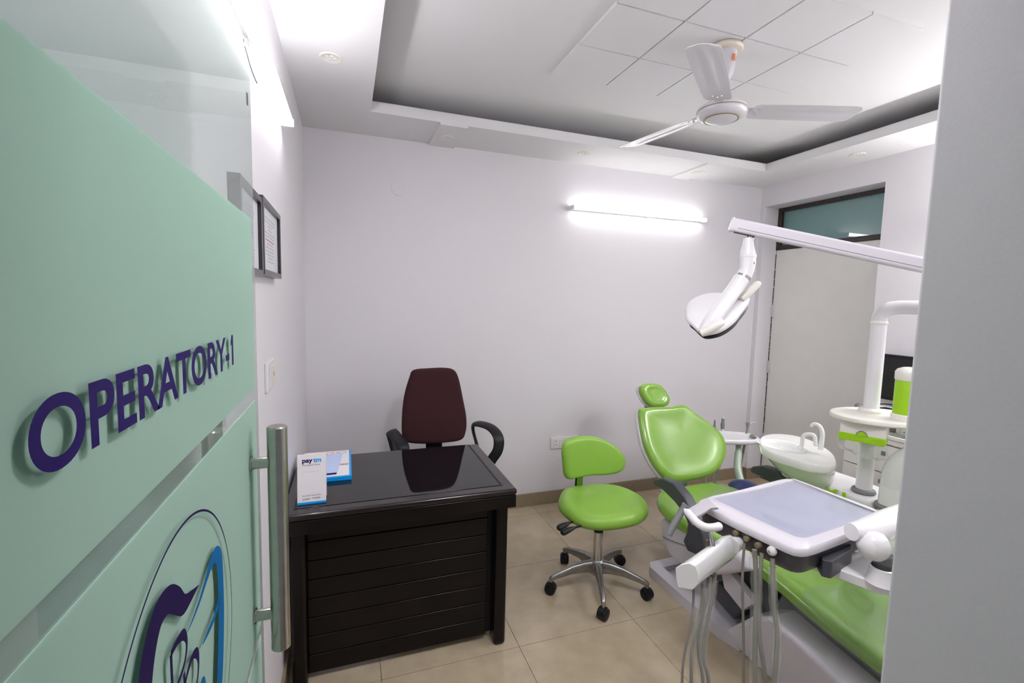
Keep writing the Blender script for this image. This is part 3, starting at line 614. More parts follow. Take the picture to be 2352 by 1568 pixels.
for lv in ([(1.131, 2.07, 0.422), (1.071, 2.059, 0.424), (1.024, 2.054, 0.413), (1.001, 2.05, 0.401)], [(1.138, 2.025, 0.419), (1.073, 2.005, 0.424), (1.023, 2.001, 0.416), (0.996, 1.999, 0.405)]):
    MB().tube(lv[:2], 0.0055, 10).build('lever', 'black', st)
    MB().tube(spline(lv[1:], 5), [0.008, 0.010, 0.013, 0.0155, 0.018, 0.019, 0.0195, 0.0195, 0.018, 0.014, 0.007][:len(spline(lv[1:], 5))], 14, sy=0.75).build('lever_knob', 'black', st)
for (cx_, cy_) in ((1.015, 2.142), (1.215, 2.385), (1.524, 2.27), (1.483, 1.945), (1.180, 1.878)):
    e = V((cx_, cy_, 0)); d = (e - SC); d.z = 0; Ld = d.length; d.normalize(); tn = V((-d.y, d.x, 0))
    rr = []
    for u, z, w, hh in ((0.02, 0.122, 0.022, 0.036), (0.08, 0.126, 0.019, 0.030), (0.15, 0.118, 0.015, 0.023), (Ld - 0.04, 0.098, 0.0125, 0.016), (Ld - 0.004, 0.086, 0.0125, 0.014), (Ld + 0.008, 0.080, 0.010, 0.011)):
        c = SC + d * u; rr.append([c + tn * (w * a_) + V((0, 0, z + hh * b_)) for a_, b_ in ((-1, -0.7), (-0.6, -1), (0.6, -1), (1, -0.7), (0.85, 0.6), (0.5, 0.9), (-0.5, 0.9), (-0.85, 0.6))])
    lg = MB().rings(rr).build('base_leg', 'alu', st, ang=70)
    MB().tube([e + V((0, 0, 0.055)), e + V((0, 0, 0.092))], [0.0085, 0.0085], 14).build('stem', 'chrome', lg)
    ca = d * 0.6 + tn * 0.8
    for sg in (-1, 1):
        MB().lathe([(0.020, -0.009), (0.0285, -0.008), (0.0300, 0), (0.0285, 0.007), (0.020, 0.010), (0.006, 0.0105)], e + ca.normalized() * sg * 0.0145 + V((0, 0, 0.0301)), ca * sg, 24).build('castor', 'black', lg)
    MB().lathe([(0.022, -0.013), (0.0305, -0.011), (0.0305, 0.011), (0.022, 0.013)], e + V((0, 0, 0.0335)), ca, 24).build('castor_hood', 'black', lg)

# ================================================================== DENTAL CHAIR
dc = thing('dental_chair', (1.93, 1.6, 0), 'green dental patient chair with white base and dark grey arms', 'chair')
bp = [(1.625, 2.115), (1.655, 2.160), (2.15, 2.17), (2.18, 2.12), (2.19, 1.62), (2.19, 1.50), (1.66, 1.50), (1.633, 1.60), (1.625, 1.85)]
def plate(poly, z0, z1, zf, rim):
    o = [V((x, y, 0)) for x, y in poly]; c = sum(o, V((0, 0, 0))) / len(o)
    def off(d):
        n = len(o); r = []
        for i in range(n):
            a_, b_, c_ = o[i - 1], o[i], o[(i + 1) % n]; e1 = (b_ - a_).normalized(); e2 = (c_ - b_).normalized()
            n1 = V((e1.y, -e1.x, 0)); n2 = V((e2.y, -e2.x, 0)); nn = (n1 + n2).normalized(); k = d / max(0.4, nn.dot(n1)); r.append(b_ + nn * k)
        return r
    R = lambda d, z: [V((p.x, p.y, z)) for p in off(d)]
    return MB().rings([R(0, z0), R(0, z1), R(rim, z1), R(rim + 0.01, zf)])
plate(bp, 0.0, 0.055, 0.030, 0.070).build('base_plate', 'bodywhite', dc, bevel=0.010, seg=3)
# front cover with bevelled shoulders and a sloped nose
side = [(1.585, 0.0), (1.585, 0.045), (1.44, 0.215), (1.36, 0.262), (1.20, 0.240), (1.00, 0.215), (0.82, 0.195), (0.77, 0.15), (0.77, 0.0)]
fc = MB(); fc.prism([(1.655, y, z) for y, z in side], (0.54, 0, 0)); fc.build('front_cover', 'bodywhite', dc, bevel=0.022, seg=4)
MB().prism([(1.80, y, z) for y, z in [(1.46, 0.20), (1.42, 0.32), (0.95, 0.245), (0.90, 0.19)]], (0.30, 0, 0)).build('leg_support', 'mgrey', dc, bevel=0.01)
sh = [(1.655, 2.097, 0.348), (1.655, 2.068, 0.24), (1.655, 1.999, 0.18), (1.655, 1.815, 0.183), (1.655, 1.671, 0.259), (1.655, 1.46, 0.404), (1.655, 1.552, 0.434), (1.655, 1.786, 0.398)]
sh = [(1.655, p[1], p[2]) for p in sh]
MB().prism(sh, (0.59, 0, 0)).build('seat_shell', 'bodywhite', dc, bevel=0.022, seg=4)
MB().tube(spline([(1.652, 2.055, 0.262), (1.652, 1.92, 0.292), (1.652, 1.762, 0.342)], 5), 0.002, 6).build('shell_seam', 'mgrey', dc)
arm_ = [(1.7, 1.678, 0.274), (1.7, 1.645, 0.306), (1.7, 1.481, 0.231), (1.7, 1.538, 0.159), (1.7, 1.652, 0.2)]
MB().prism(arm_, (0.045, 0, 0)).build('lift_arm', 'bodywhite', dc, bevel=0.006)
MB().prism([(p[0] + 0.40, p[1], p[2]) for p in arm_], (0.045, 0, 0)).build('lift_arm', 'bodywhite', dc, bevel=0.006)
MB().prism([(1.71, 1.713, 0.193), (1.71, 1.662, 0.195), (1.71, 1.55, 0.152), (1.71, 1.59, 0.083), (1.71, 1.717, 0.108)], (0.34, 0, 0)).build('lift_cover', 'dgrey', dc, bevel=0.004)
MB().box((1.80, 1.46, 0.032), (2.08, 1.88, 0.34)).build('lift_column', 'mgrey', dc, bevel=0.02)
# long cushion: seat running into the sloping leg rest
stn = [(2.230, 1.945, 0.130, 0.425, 0.030), (2.215, 1.945, 0.205, 0.425, 0.048), (2.15, 1.945, 0.285, 0.420, 0.058), (2.05, 1.945, 0.320, 0.410, 0.062), (1.90, 1.950, 0.320, 0.400, 0.062), (1.75, 1.955, 0.305, 0.395, 0.060),
       (1.60, 1.965, 0.275, 0.400, 0.058), (1.45, 1.975, 0.262, 0.385, 0.055), (1.30, 1.985, 0.258, 0.345, 0.052), (1.15, 1.995, 0.255, 0.315, 0.050), (1.00, 2.005, 0.250, 0.292, 0.050), (0.88, 2.010, 0.240, 0.280, 0.048), (0.80, 2.010, 0.200, 0.272, 0.042), (0.775, 2.010, 0.130, 0.270, 0.028)]
rr = []
for y, xc, w, z, t_ in stn:
    ring = []
    for k in range(32):
        q = 2 * math.pi * k / 32; cc, ss = math.cos(q), math.sin(q)
        ex = math.copysign(abs(cc) ** 0.55, cc); ez = math.copysign(abs(ss) ** 0.75, ss)
        dish = 0.010 * max(0, 1 - (ex / 0.75) ** 2) if ss > 0 else 0
        ring.append(V((xc + w * ex, y, z + t_ * ez - dish)))
    rr.append(ring)
MB().rings(rr).build('seat_cushion', 'green', dc, ang=80, sub=1)
# plastic foot cover lying over the lower leg rest
ov = []
for y, xc, w, z, t_ in [s_ for s_ in stn if s_[0] <= 1.30] :
    ring = []
    for k in range(0, 25):
        q = math.radians(-25 + k * 230 / 24); cc, ss = math.cos(q), math.sin(q)
        ex = math.copysign(abs(cc) ** 0.55, cc); ez = math.copysign(abs(ss) ** 0.75, ss)
        dish = 0.006 * max(0, 1 - (ex / 0.75) ** 2) if ss > 0 else 0
        wob = 0.0015 * math.sin(31 * y + 5 * k) * (1 if k % 2 else -1)
        ring.append(V((xc + (w + 0.004) * ex, y + 0.012 * math.sin(k * 0.9) * (1 if y > 1.29 else 0), z + (t_ + 0.005) * ez - dish + wob)))
    ov.append(ring)
m_ = MB(); n_ = 25
m_.add([p for r_ in ov for p in r_], [(i * n_ + k, i * n_ + k + 1, (i + 1) * n_ + k + 1, (i + 1) * n_ + k) for i in range(len(ov) - 1) for k in range(n_ - 1)])
m_.build('foot_cover', 'plastic_cover', dc, ang=80)
# backrest: white shell with green pad
bN = V((0.02, -0.86, 0.50)).normalized()
bo = [(1.809, 2.56, 0.835), (1.838, 2.575, 0.859), (1.937, 2.579, 0.862), (2.062, 2.579, 0.858), (2.156, 2.585, 0.863), (2.204, 2.58, 0.853), (2.277, 2.548, 0.795), (2.378, 2.507, 0.721), (2.434, 2.472, 0.659), (2.433, 2.43, 0.586), (2.378, 2.387, 0.514), (2.293, 2.355, 0.462), (2.191, 2.338, 0.438), (2.064, 2.331, 0.431), (1.945, 2.331, 0.436), (1.872, 2.346, 0.464), (1.817, 2.388, 0.539), (1.79, 2.435, 0.62), (1.787, 2.484, 0.705)]
pad(bo, bN, 0.030, edge=0.042, dish=0.016, k=4, back=0.020).build('backrest', 'green', dc, ang=80)
bs = [V(p) - bN * 0.030 for p in bo]; c = sum(bs, V((0, 0, 0))) / len(bs)
pad([c + (p - c) * 1.0 for p in bs], bN, 0.012, edge=0.02, k=4, back=0.035).build('back_shell', 'white', dc, ang=80)
hN = V((0.10, -0.93, 0.35)).normalized()
ho = [(1.908, 2.703, 0.964), (1.937, 2.717, 0.991), (2.001, 2.725, 0.996), (2.07, 2.729, 0.987), (2.119, 2.722, 0.955), (2.149, 2.71, 0.912), (2.159, 2.695, 0.87), (2.127, 2.68, 0.84), (2.061, 2.671, 0.834), (1.985, 2.667, 0.845), (1.945, 2.673, 0.873), (1.92, 2.686, 0.915)]
pad(ho, hN, 0.030, edge=0.036, dish=0.008, k=5, back=0.022).build('headrest', 'green', dc, ang=80)
hs = [V(p) - hN * 0.030 for p in ho]
pad(hs, hN, 0.010, edge=0.015, k=4, back=0.020).build('headrest_shell', 'white', dc, ang=80)
MB().obox((2.01, 2.72, 0.78), (1, 0, 0), (0, 0.3, 0.95), (0, -0.95, 0.3), 0.03, 0.10, 0.006).build('headrest_bar', 'chrome', dc, bevel=0.003)
cb = spline([(0, 2.395, 0.415), (0, 2.375, 0.370), (0, 2.32, 0.345), (0, 2.24, 0.345), (0, 2.16, 0.36)], 5)
mm = MB(); n_ = len(cb)
vs = [];
for x in (1.875, 2.085):
    for p in cb: vs.append((x, p.y, p.z))
    for p in reversed(cb): vs.append((x, p.y + 0.030, p.z + 0.028))
mm.rings([[V(v) for v in vs[:2 * n_]], [V(v) for v in vs[2 * n_:]]]).build('back_bracket', 'paleglass', dc, bevel=0.004)
ao = [(1.605, 2.076, 0.575), (1.605, 2.059, 0.602), (1.605, 1.994, 0.629), (1.605, 1.904, 0.635), (1.605, 1.822, 0.601), (1.605, 1.775, 0.556), (1.605, 1.717, 0.51), (1.605, 1.676, 0.465), (1.605, 1.669, 0.409), (1.605, 1.716, 0.353), (1.605, 1.776, 0.338), (1.605, 1.813, 0.373), (1.605, 1.792, 0.429), (1.605, 1.787, 0.477), (1.605, 1.821, 0.511), (1.605, 1.889, 0.541), (1.605, 1.982, 0.564), (1.605, 2.063, 0.561)]
ao = [(1.580, p[1], p[2]) for p in ao]
MB().prism(ao, (0.055, 0, 0)).build('armrest', 'dgrey', dc, bevel=0.012, seg=3)
MB().prism([(2.275, p[1] , p[2]) for p in ao], (0.055, 0, 0)).build('armrest', 'dgrey', dc, bevel=0.012, seg=3)

# ================================================================== DENTAL UNIT (box, bowl, columns)
un = thing('dental_unit', (2.34, 1.55, 0), 'white dental unit column with spittoon bowl and green X1 mark', 'dental unit')
ub = [(2.325, 1.20), (2.475, 1.20), (2.50, 1.40), (2.51, 1.90), (2.46, 1.99), (2.34, 1.99), (2.30, 1.90), (2.275, 1.50)]
MB().prism([(x, y, 0.0) for x, y in ub], (0, 0, 0.625)).build('unit_body', 'white', un, bevel=0.03, seg=4)
MB().prism([(2.255, 1.385, 0.615), (2.475, 1.385, 0.615), (2.50, 1.55, 0.615), (2.48, 1.86, 0.615), (2.36, 1.93, 0.615), (2.27, 1.86, 0.615), (2.235, 1.60, 0.615)], (0, 0, 0.065)).build('unit_top', 'white', un, bevel=0.022, seg=4)
XO = V((2.2435, 1.640, 0.624)); 
text_mb('X1', (2.2270, 1.592, 0.635), (0.093, -1, 0), (0, 0, 1), 0.110, 0.044, bold=0.03, depth=0.0015).build('unit_mark', 'lime', un, smooth=False)
# column rising through the round shelf and bending right
COLP = V((2.325, 1.462, 0))
MB().lathe([(0.030, 0.675), (0.046, 0.679), (0.050, 0.688), (0.046, 0.698), (0.034, 0.702)], COLP, n=32).build('column_ring', 'mgrey', un)
MB().lathe([(0.0335, 0.66), (0.0335, 1.048)], COLP, n=28).build('column', 'white', un)
MB().lathe([(0.050, 1.070), (0.050, 1.083), (0.040, 1.089), (0.034, 1.093)], COLP + V((0, 0, 0)), n=32).build('pole_collar', 'cream', un)
pp = [(2.325, 1.462, 1.08), (2.325, 1.462, 1.30), (2.325, 1.462, 1.49)]
MB().tube(pp, 0.0315, 28).build('light_pole', 'white', un)
MB().lathe([(0.0318, 1.485), (0.0345, 1.488), (0.0345, 1.496), (0.0318, 1.499)], COLP, n=32).build('pole_seam', 'cream', un)
bend = spline([(2.325, 1.462, 1.495), (2.327, 1.461, 1.525), (2.338, 1.444, 1.553), (2.362, 1.408, 1.565), (2.40, 1.32, 1.566), (2.46, 1.15, 1.562), (2.53, 0.95, 1.555)], 6)
MB().tube(bend, 0.0310, 28).build('pole_arm', 'white', un)
MB().lathe([(0.045, 1.50), (0.045, 1.60), (0.040, 1.61)], (2.53, 0.93, 0), n=28).build('arm_pivot', 'white', un)
# round shelf
sc_ = V((2.300, 1.405, 0)); se1 = V((0.942, -0.333, 0)) * 0.205; se2 = V((0.333, 0.942, 0)) * 0.160
MB().rings([[sc_ + (se1 * math.cos(k * math.pi / 32) + se2 * math.sin(k * math.pi / 32)) * f + V((0, 0, z)) for k in range(64)] for f, z in ((0.02, 1.050), (0.965, 1.050), (1.0, 1.056), (1.0, 1.070), (0.985, 1.0735), (0.970, 1.0735), (0.965, 1.0705), (0.5, 1.0705), (0.02, 1.0705))]).build('round_shelf', 'cream', un)
# elbow carrying the instrument tray arm
EP = V((2.318, 1.335, 0))
MB().lathe([(0.050, 0.618), (0.050, 0.640), (0.046, 0.646)], EP, n=32).build('swivel_base', 'white', un)
MB().lathe([(0.046, 0.652), (0.060, 0.656), (0.064, 0.664), (0.060, 0.674), (0.046, 0.678)], EP, n=32).build('swivel_ring', 'mgrey', un)
el = spline([(2.318, 1.335, 0.645), (2.320, 1.334, 0.76), (2.328, 1.325, 0.85), (2.352, 1.285, 0.905), (2.385, 1.22, 0.925), (2.42, 1.12, 0.925), (2.44, 1.02, 0.92)], 6)
MB().tube(el, 0.050, 28).build('elbow_pipe', 'enamel', un)
MB().tube(spline([V(p) + V((0, 0, 0.0)) for p in el[6:]], 1), 0.0535, 20).build('elbow_wrap', 'film_wrap', un)
MB().lathe([(0.055, 0.84), (0.060, 0.85), (0.060, 0.97), (0.050, 0.985)], (2.445, 0.985, 0), n=28).build('elbow_pivot', 'enamel', un)
# spittoon
so = [(2.189, 1.943, 0.8), (2.288, 2.012, 0.8), (2.388, 2.032, 0.8), (2.477, 1.989, 0.8), (2.494, 1.878, 0.8), (2.41, 1.701, 0.8), (2.297, 1.585, 0.8), (2.204, 1.535, 0.8), (2.136, 1.554, 0.8), (2.1, 1.64, 0.8), (2.086, 1.753, 0.8), (2.111, 1.851, 0.8)]
o = spline(so, 4, True); c = sum(o, V((0, 0, 0))) / len(o)
def rg(f, z, s=None):
    s = s or V((0, 0, 0)); return [V((c.x + (p.x - c.x) * f + s.x, c.y + (p.y - c.y) * f + s.y, z)) for p in o]
sh_ = V((0.035, -0.06, 0))
MB().rings([rg(0.45, 0.635, sh_), rg(0.62, 0.66, sh_ * 0.85), rg(0.80, 0.70, sh_ * 0.5), rg(0.93, 0.745, sh_ * 0.2), rg(0.96, 0.760)]).build('bowl_housing', 'enamel', un, ang=70)
bc = V((c.x - 0.022, c.y + 0.062, 0)); ax1 = (V(so[6]) - V(so[0])).normalized(); ax2 = V((-ax1.y, ax1.x, 0))
def el_(f, z, a_=0.128, b_=0.094):
    r = []
    for p in o:
        d = p - bc; u_, v_ = d.dot(ax1) / a_, d.dot(ax2) / b_; L_ = math.hypot(u_, v_); r.append(bc + (ax1 * (u_ / L_ * a_) + ax2 * (v_ / L_ * b_)) * f + V((0, 0, z)))
    return r
def mixr(A_, B_, t_, z): return [V((p.x * (1 - t_) + q.x * t_, p.y * (1 - t_) + q.y * t_, z)) for p, q in zip(A_, B_)]
R0 = rg(0.965, 0.80); E0 = el_(1.03, 0.80)
MB().rings([rg(0.96, 0.756), rg(1.0, 0.757), rg(1.02, 0.768), rg(1.01, 0.792), rg(0.99, 0.800), mixr(R0, E0, 0.0, 0.8008), mixr(R0, E0, 0.35, 0.798), mixr(R0, E0, 0.8, 0.798), el_(1.02, 0.798), el_(0.98, 0.795), el_(0.93, 0.778), el_(0.82, 0.745), el_(0.62, 0.722), el_(0.35, 0.712), el_(0.15, 0.708), el_(0.02, 0.708)]).build('bowl_rim', 'enamel', un, ang=60)
MB().lathe([(0.0001, 0.709), (0.014, 0.709), (0.016, 0.7115), (0.0001, 0.7115)], bc, n=20).build('drain', 'chrome', un)
MB().prism([(2.26, 1.60, 0.66), (2.44, 1.60, 0.66), (2.44, 1.84, 0.66), (2.26, 1.84, 0.66)], (0, 0, 0.012)).build('bowl_seat', 'dgrey', un, bevel=0.004)
def Dp(l): return [V(p) for p in l]
sp1 = Dp([(2.318, 1.684, 0.82), (2.327, 1.686, 0.87), (2.329, 1.689, 0.911), (2.324, 1.704, 0.94), (2.317, 1.728, 0.945), (2.312, 1.74, 0.929)])
P = spline(sp1, 6); MB().tube(P, [0.0125 - 0.005 * i / (len(P) - 1) for i in range(len(P))], 16).build('rinse_spout', 'enamel', un)
sp2 = Dp([(2.304, 1.701, 0.835), (2.302, 1.706, 0.878), (2.299, 1.719, 0.891), (2.292, 1.753, 0.882), (2.288, 1.763, 0.865), (2.284, 1.761, 0.823), (2.27, 1.764, 0.802)])
MB().tube(spline(sp2, 6), 0.0098, 16).build('cup_filler', 'enamel', un)
# ------------------------------------------------------------------ things on the round shelf
cd = V((2.319, 1.318, 1.07)); t = thing('cup_dispenser', (cd.x, cd.y, 1.0705), 'translucent green cup dispenser with white lid on round shelf', 'dispenser')
cd = (cd.x, cd.y, 0.020)
MB().lathe([(0.050, 1.0508), (0.050, 1.072), (0.045, 1.078)], cd, n=32).build('dispenser_foot', 'cream', t)
MB().lathe([(0.045, 1.076), (0.045, 1.232), (0.043, 1.236)], cd, n=32).build('green_sleeve', 'lime', t)
MB().lathe([(0.046, 1.228), (0.048, 1.232), (0.048, 1.264), (0.040, 1.276), (0.022, 1.284), (0.0001, 1.287)], cd, n=32).build('lid', 'cream', t)
t = thing('tissue_box', (2.18, 1.33, 0.93), 'cream tissue dispenser with lime green strip hanging below the round shelf', 'dispenser')
tb = [(2.118, 1.457, 1.044), (2.187, 1.306, 1.059)]
a0, a1 = V(tb[0]), V(tb[1]); a1.z = a0.z = 1.050; dd = (a1 - a0); dn = V((-dd.y, dd.x, 0)).normalized() * 0.085
if dn.dot(V((1, 1, 0))) < 0: dn = -dn
MB().prism([a0, a1, a1 + dn, a0 + dn], (0, 0, -0.086)).build('housing', 'cream', t, bevel=0.003)
gs_ = [a0 - dd.normalized() * 0.003 - dn.normalized() * 0.003, a1 + dd.normalized() * 0.001 - dn.normalized() * 0.003, a1 + dn * 1.02, a0 + dn * 1.02]
MB().prism([p + V((0, 0, -0.054)) for p in gs_], (0, 0, -0.034)).build('green_strip', 'lime', t, bevel=0.003)
mid = (a0 + a1) / 2 - dn.normalized() * 0.0035
tabp = [mid + dd.normalized() * (0.022 * math.cos(q)) + V((0, 0, -0.058 + 0.024 * math.sin(q))) for q in [i * math.pi / 10 for i in range(11)]]
MB().prism(tabp, -dn.normalized() * 0.001).build('finger_notch', 'mgrey', t)
MB().prism([mid + (p - mid) * 0.85 + V((0, 0, -0.010)) - dn.normalized() * 0.001 for p in tabp], -dn.normalized() * 0.002).build('green_tab', 'lime', t)
# crumpled film hanging below
fo = []
random.seed(3)
for f, z in ((1.0, -0.088), (1.10, -0.108), (1.14, -0.128), (0.95, -0.146), (0.45, -0.152)):
    ring = []
    cc_ = (a0 + a1) / 2 + dn / 2
    for k in range(24):
        q = 2 * math.pi * k / 24; ring.append(cc_ + dd * 0.52 * f * math.cos(q) + dn * 0.55 * f * math.sin(q) + V((0, 0, z + 0.012 * math.sin(3 * q + f * 9) - 0.012 * math.cos(q) * f)) + V((random.uniform(-.004, .004), random.uniform(-.004, .004), 0)))
    fo.append(ring)
MB().rings(fo, cap0=False).build('hanging_wrap', 'film_wrap', t, ang=80)

# ================================================================== DENTAL LAMP
lp = thing('dental_lamp', (2.53, 0.93, 1.61), 'white overhead dental lamp on long beam reaching in from the right', 'lamp')
A0, A1 = V((1.570, 1.618, 1.905)), V((2.52, 0.845, 1.59))
ax = (A1 - A0).normalized(); sd = ax.cross(V((0, 0, 1))).normalized(); up_ = sd.cross(ax)
def bar(a_, b_, w, h_, name, m, bev): 
    return MB().obox((a_ + b_) / 2, (b_ - a_), sd, up_, (b_ - a_).length / 2, w, h_).build(name, m, lp, bevel=bev, seg=4)
bar(A0, A1, 0.022, 0.0285, 'beam', 'bodywhite', 0.012)
bar(A0 - ax * 0.004, A0 + ax * 0.010, 0.0235, 0.0300, 'beam_cap', 'white', 0.009)
bar(A0 + ax * 0.03 - up_ * 0.0125, A1 - up_ * 0.0125, 0.0225, 0.0012, 'beam_seam', 'mgrey', 0.0)
MB().lathe([(0.036, 1.552), (0.036, 1.60), (0.030, 1.66)], (2.53, 0.84, 0), n=28).build('beam_root', 'white', lp)
bar(A0 + ax * 0.020 - up_ * 0.0290, A0 + ax * 0.105 - up_ * 0.0290, 0.012, 0.0010, 'cable_slot', 'black', 0.0)
LD = 2.0
for l_ in ([(1.627, 1.581, 1.864), (1.625, 1.578, 1.829)], [(1.652, 1.572, 1.859), (1.646, 1.571, 1.829)]): MB().tube(l_, 0.0040, 10).build('pivot_rod', 'chrome', lp)
J = Dp([(1.631, 1.578, 1.844), (1.629, 1.576, 1.818), (1.627, 1.574, 1.79), (1.627, 1.572, 1.765)])
MB().tube(J, [0.0200, 0.0220, 0.0300, 0.0320], 28).build('pivot_cone', 'white', lp)
J = Dp([(1.627, 1.572, 1.773), (1.627, 1.571, 1.762)]); MB().tube(J, 0.0345, 28).build('pivot_ring', 'white', lp)
J = Dp([(1.627, 1.572, 1.765), (1.626, 1.569, 1.737), (1.623, 1.568, 1.709), (1.612, 1.569, 1.683), (1.599, 1.572, 1.662)])
P = spline(J, 5); MB().tube(P, [0.0335 - 0.005 * i / (len(P) - 1) for i in range(len(P))], 28).build('elbow', 'white', lp)
J = Dp([(1.61, 1.568, 1.683), (1.605, 1.569, 1.673)]); MB().tube(J, 0.0305, 24).build('rating_label', 'steel', lp)
J = Dp([(1.593, 1.564, 1.671), (1.566, 1.565, 1.633), (1.515, 1.557, 1.58), (1.456, 1.55, 1.517), (1.418, 1.554, 1.465), (1.401, 1.563, 1.436)])
P = spline(J, 5); n_ = len(P); MB().tube(P, [0.0325 - 0.002 * i / (n_ - 1) - (0.012 * max(0, i - n_ * 0.7) / (n_ * 0.3)) for i in range(n_)], 28).build('head_tube', 'white', lp)
MB().lathe([(0.006, 0.0), (0.006, 0.001)], [(1.626, 1.539, 1.737)][0], (-0.63, -0.77, 0.02), 14).build('red_dot', 'red', lp)
lN = V((0.30, 0.62, -0.72)).normalized()
lo_ = [(1.394, 1.668, 1.512), (1.425, 1.697, 1.55), (1.464, 1.708, 1.576), (1.521, 1.705, 1.597), (1.577, 1.686, 1.604), (1.632, 1.652, 1.598), (1.681, 1.621, 1.591), (1.692, 1.607, 1.584), (1.659, 1.587, 1.552), (1.612, 1.57, 1.518), (1.562, 1.553, 1.483), (1.503, 1.545, 1.451), (1.45, 1.549, 1.433), (1.404, 1.568, 1.43), (1.39, 1.612, 1.462), (1.382, 1.64, 1.483)]
pad(lo_, -lN, 0.030, edge=0.045, dome=0.012, k=4, back=0.010).build('head_shell', 'white', lp, ang=80)
c = sum((V(p) for p in lo_), V((0, 0, 0))) / len(lo_)
pad([c + (V(p) - c) * 0.93 + lN * 0.030 + V((0.012, -0.004, 0)) for p in lo_], lN, 0.012, edge=0.02, k=4, back=0.008).build('lens', 'black', lp, ang=80)
for l_, nm in (([(1.383, 1.553, 1.436), (1.405, 1.531, 1.454), (1.431, 1.513, 1.475), (1.455, 1.506, 1.49)], 'grip'), ([(1.621, 1.589, 1.582), (1.648, 1.581, 1.609), (1.677, 1.574, 1.637), (1.7, 1.568, 1.66)], 'grip')):
    P = spline(l_, 6); n_ = len(P); MB().tube(P, [0.012 + 0.006 * math.sin(math.pi * min(1, (i + 2) / n_)) ** 0.6 if 0 < i < n_ - 1 else 0.008 for i in range(n_)], 18).build(nm, 'cream', lp)

# ================================================================== INSTRUMENT TRAY
it = thing('instrument_tray', (1.495, 0.90, 0.76), 'white instrument tray with lilac mat and dark grey control panel', 'tray')
TZ = 0.84
ro = [(1.206, 1.31, 0.84), (1.244, 1.33, 0.84), (1.444, 1.355, 0.84), (1.705, 1.393, 0.84), (1.742, 1.39, 0.84), (1.753, 1.362, 0.84), (1.761, 1.186, 0.84), (1.768, 1.055, 0.84), (1.756, 1.031, 0.84), (1.701, 1.01, 0.84), (1.47, 0.973, 0.84), (1.321, 0.953, 0.84), (1.277, 0.954, 0.84), (1.254, 0.969, 0.84), (1.241, 1.021, 0.84), (1.218, 1.152, 0.84), (1.207, 1.28, 0.84)]
mo = [(1.288, 1.32, 0.832), (1.31, 1.33, 0.832), (1.525, 1.347, 0.832), (1.732, 1.374, 0.832), (1.747, 1.37, 0.832), (1.759, 1.218, 0.832), (1.767, 1.08, 0.832), (1.755, 1.055, 0.832), (1.72, 1.045, 0.832), (1.532, 1.024, 0.832), (1.384, 1.007, 0.832), (1.349, 1.006, 0.832), (1.328, 1.018, 0.832), (1.321, 1.049, 0.832), (1.307, 1.146, 0.832), (1.289, 1.304, 0.832)]
o1 = [V(p) for p in ro]; o2 = [V(p) for p in mo]
# resample both closed outlines to the same count by angle
def resamp(o, n, c):
    o = spline(o, 6, True); out = []
    for k in range(n):
        q = 2 * math.pi * k / n; d = V((math.cos(q), math.sin(q), 0)); best = None
        for i in range(len(o)):
            a_, b_ = o[i] - c, o[(i + 1) % len(o)] - c; cr1 = d.x * a_.y - d.y * a_.x; cr2 = d.x * b_.y - d.y * b_.x
            if cr1 <= 0 < cr2 or cr2 <= 0 < cr1:
                t = cr1 / (cr1 - cr2); p = a_ + (b_ - a_) * t
                if p.x * d.x + p.y * d.y > 0: best = p
        out.append(c + best)
    return out
tc_ = sum(o1, V((0, 0, 0))) / len(o1)
O = resamp(o1, 96, tc_); I = resamp(o2, 96, V((tc_.x, tc_.y, o2[0].z)))
def rz_(R_, f, z): return [V((tc_.x + (p.x - tc_.x) * f, tc_.y + (p.y - tc_.y) * f, z)) for p in R_]
MB().rings([rz_(O, 0.93, TZ - 0.026), rz_(O, 1.005, TZ - 0.026), rz_(O, 1.012, TZ - 0.018), rz_(O, 1.005, TZ - 0.005), rz_(O, 0.985, TZ), rz_(I, 1.05, TZ), rz_(I, 1.01, TZ - 0.003), rz_(I, 1.0, TZ - 0.010), rz_(I, 0.5, TZ - 0.010), rz_(I, 0.02, TZ - 0.010)]).build('tray_frame', 'bodywhite', it, ang=50)
MB().rings([rz_(I, 0.985, TZ - 0.0095), rz_(I, 0.985, TZ - 0.007), rz_(I, 0.5, TZ - 0.007), rz_(I, 0.02, TZ - 0.007)]).build('tray_mat', 'matblue', it)
MB().rings([rz_(I, 1.005, TZ - 0.006), rz_(I, 0.9, TZ - 0.0035), rz_(I, 0.5, TZ - 0.005), rz_(I, 0.02, TZ - 0.004)], cap0=False).build('plastic_wrap', 'film_wrap', it)
# control console under the tray
kc = rz_(O, 0.955, TZ - 0.036); kb = rz_(O, 0.80, TZ - 0.105)
MB().rings([rz_(O, 0.955, TZ - 0.026), rz_(O, 0.950, TZ - 0.070), rz_(O, 0.86, TZ - 0.098)]).build('console', 'dgrey', it, ang=50)
wing = [(1.292, 1.364, 0.825), (1.222, 1.34, 0.825), (1.143, 1.303, 0.825), (1.13, 1.278, 0.825), (1.121, 1.233, 0.825), (1.127, 1.225, 0.825), (1.232, 1.277, 0.825), (1.276, 1.293, 0.825)]
w0 = Dp([(1.212, 1.273, 0.873), (1.137, 1.291, 0.831), (1.127, 1.287, 0.815), (1.136, 1.261, 0.791), (1.141, 1.249, 0.799), (1.143, 1.245, 0.822), (1.175, 1.221, 0.86), (1.186, 1.197, 0.872)])
nw = (w0[1] - w0[0]).cross(w0[5] - w0[0]).normalized()
MB().prism(w0, nw * (0.014 if nw.z < 0 else -0.014)).build('tray_wing', 'bodywhite', it, bevel=0.004)
eD = (V((1.221, 1.253, 0.84)) - V((1.254, 0.979, 0.84))).normalized(); eN = V((-eD.y, eD.x, 0)); 
if eN.x > 0: eN = -eN
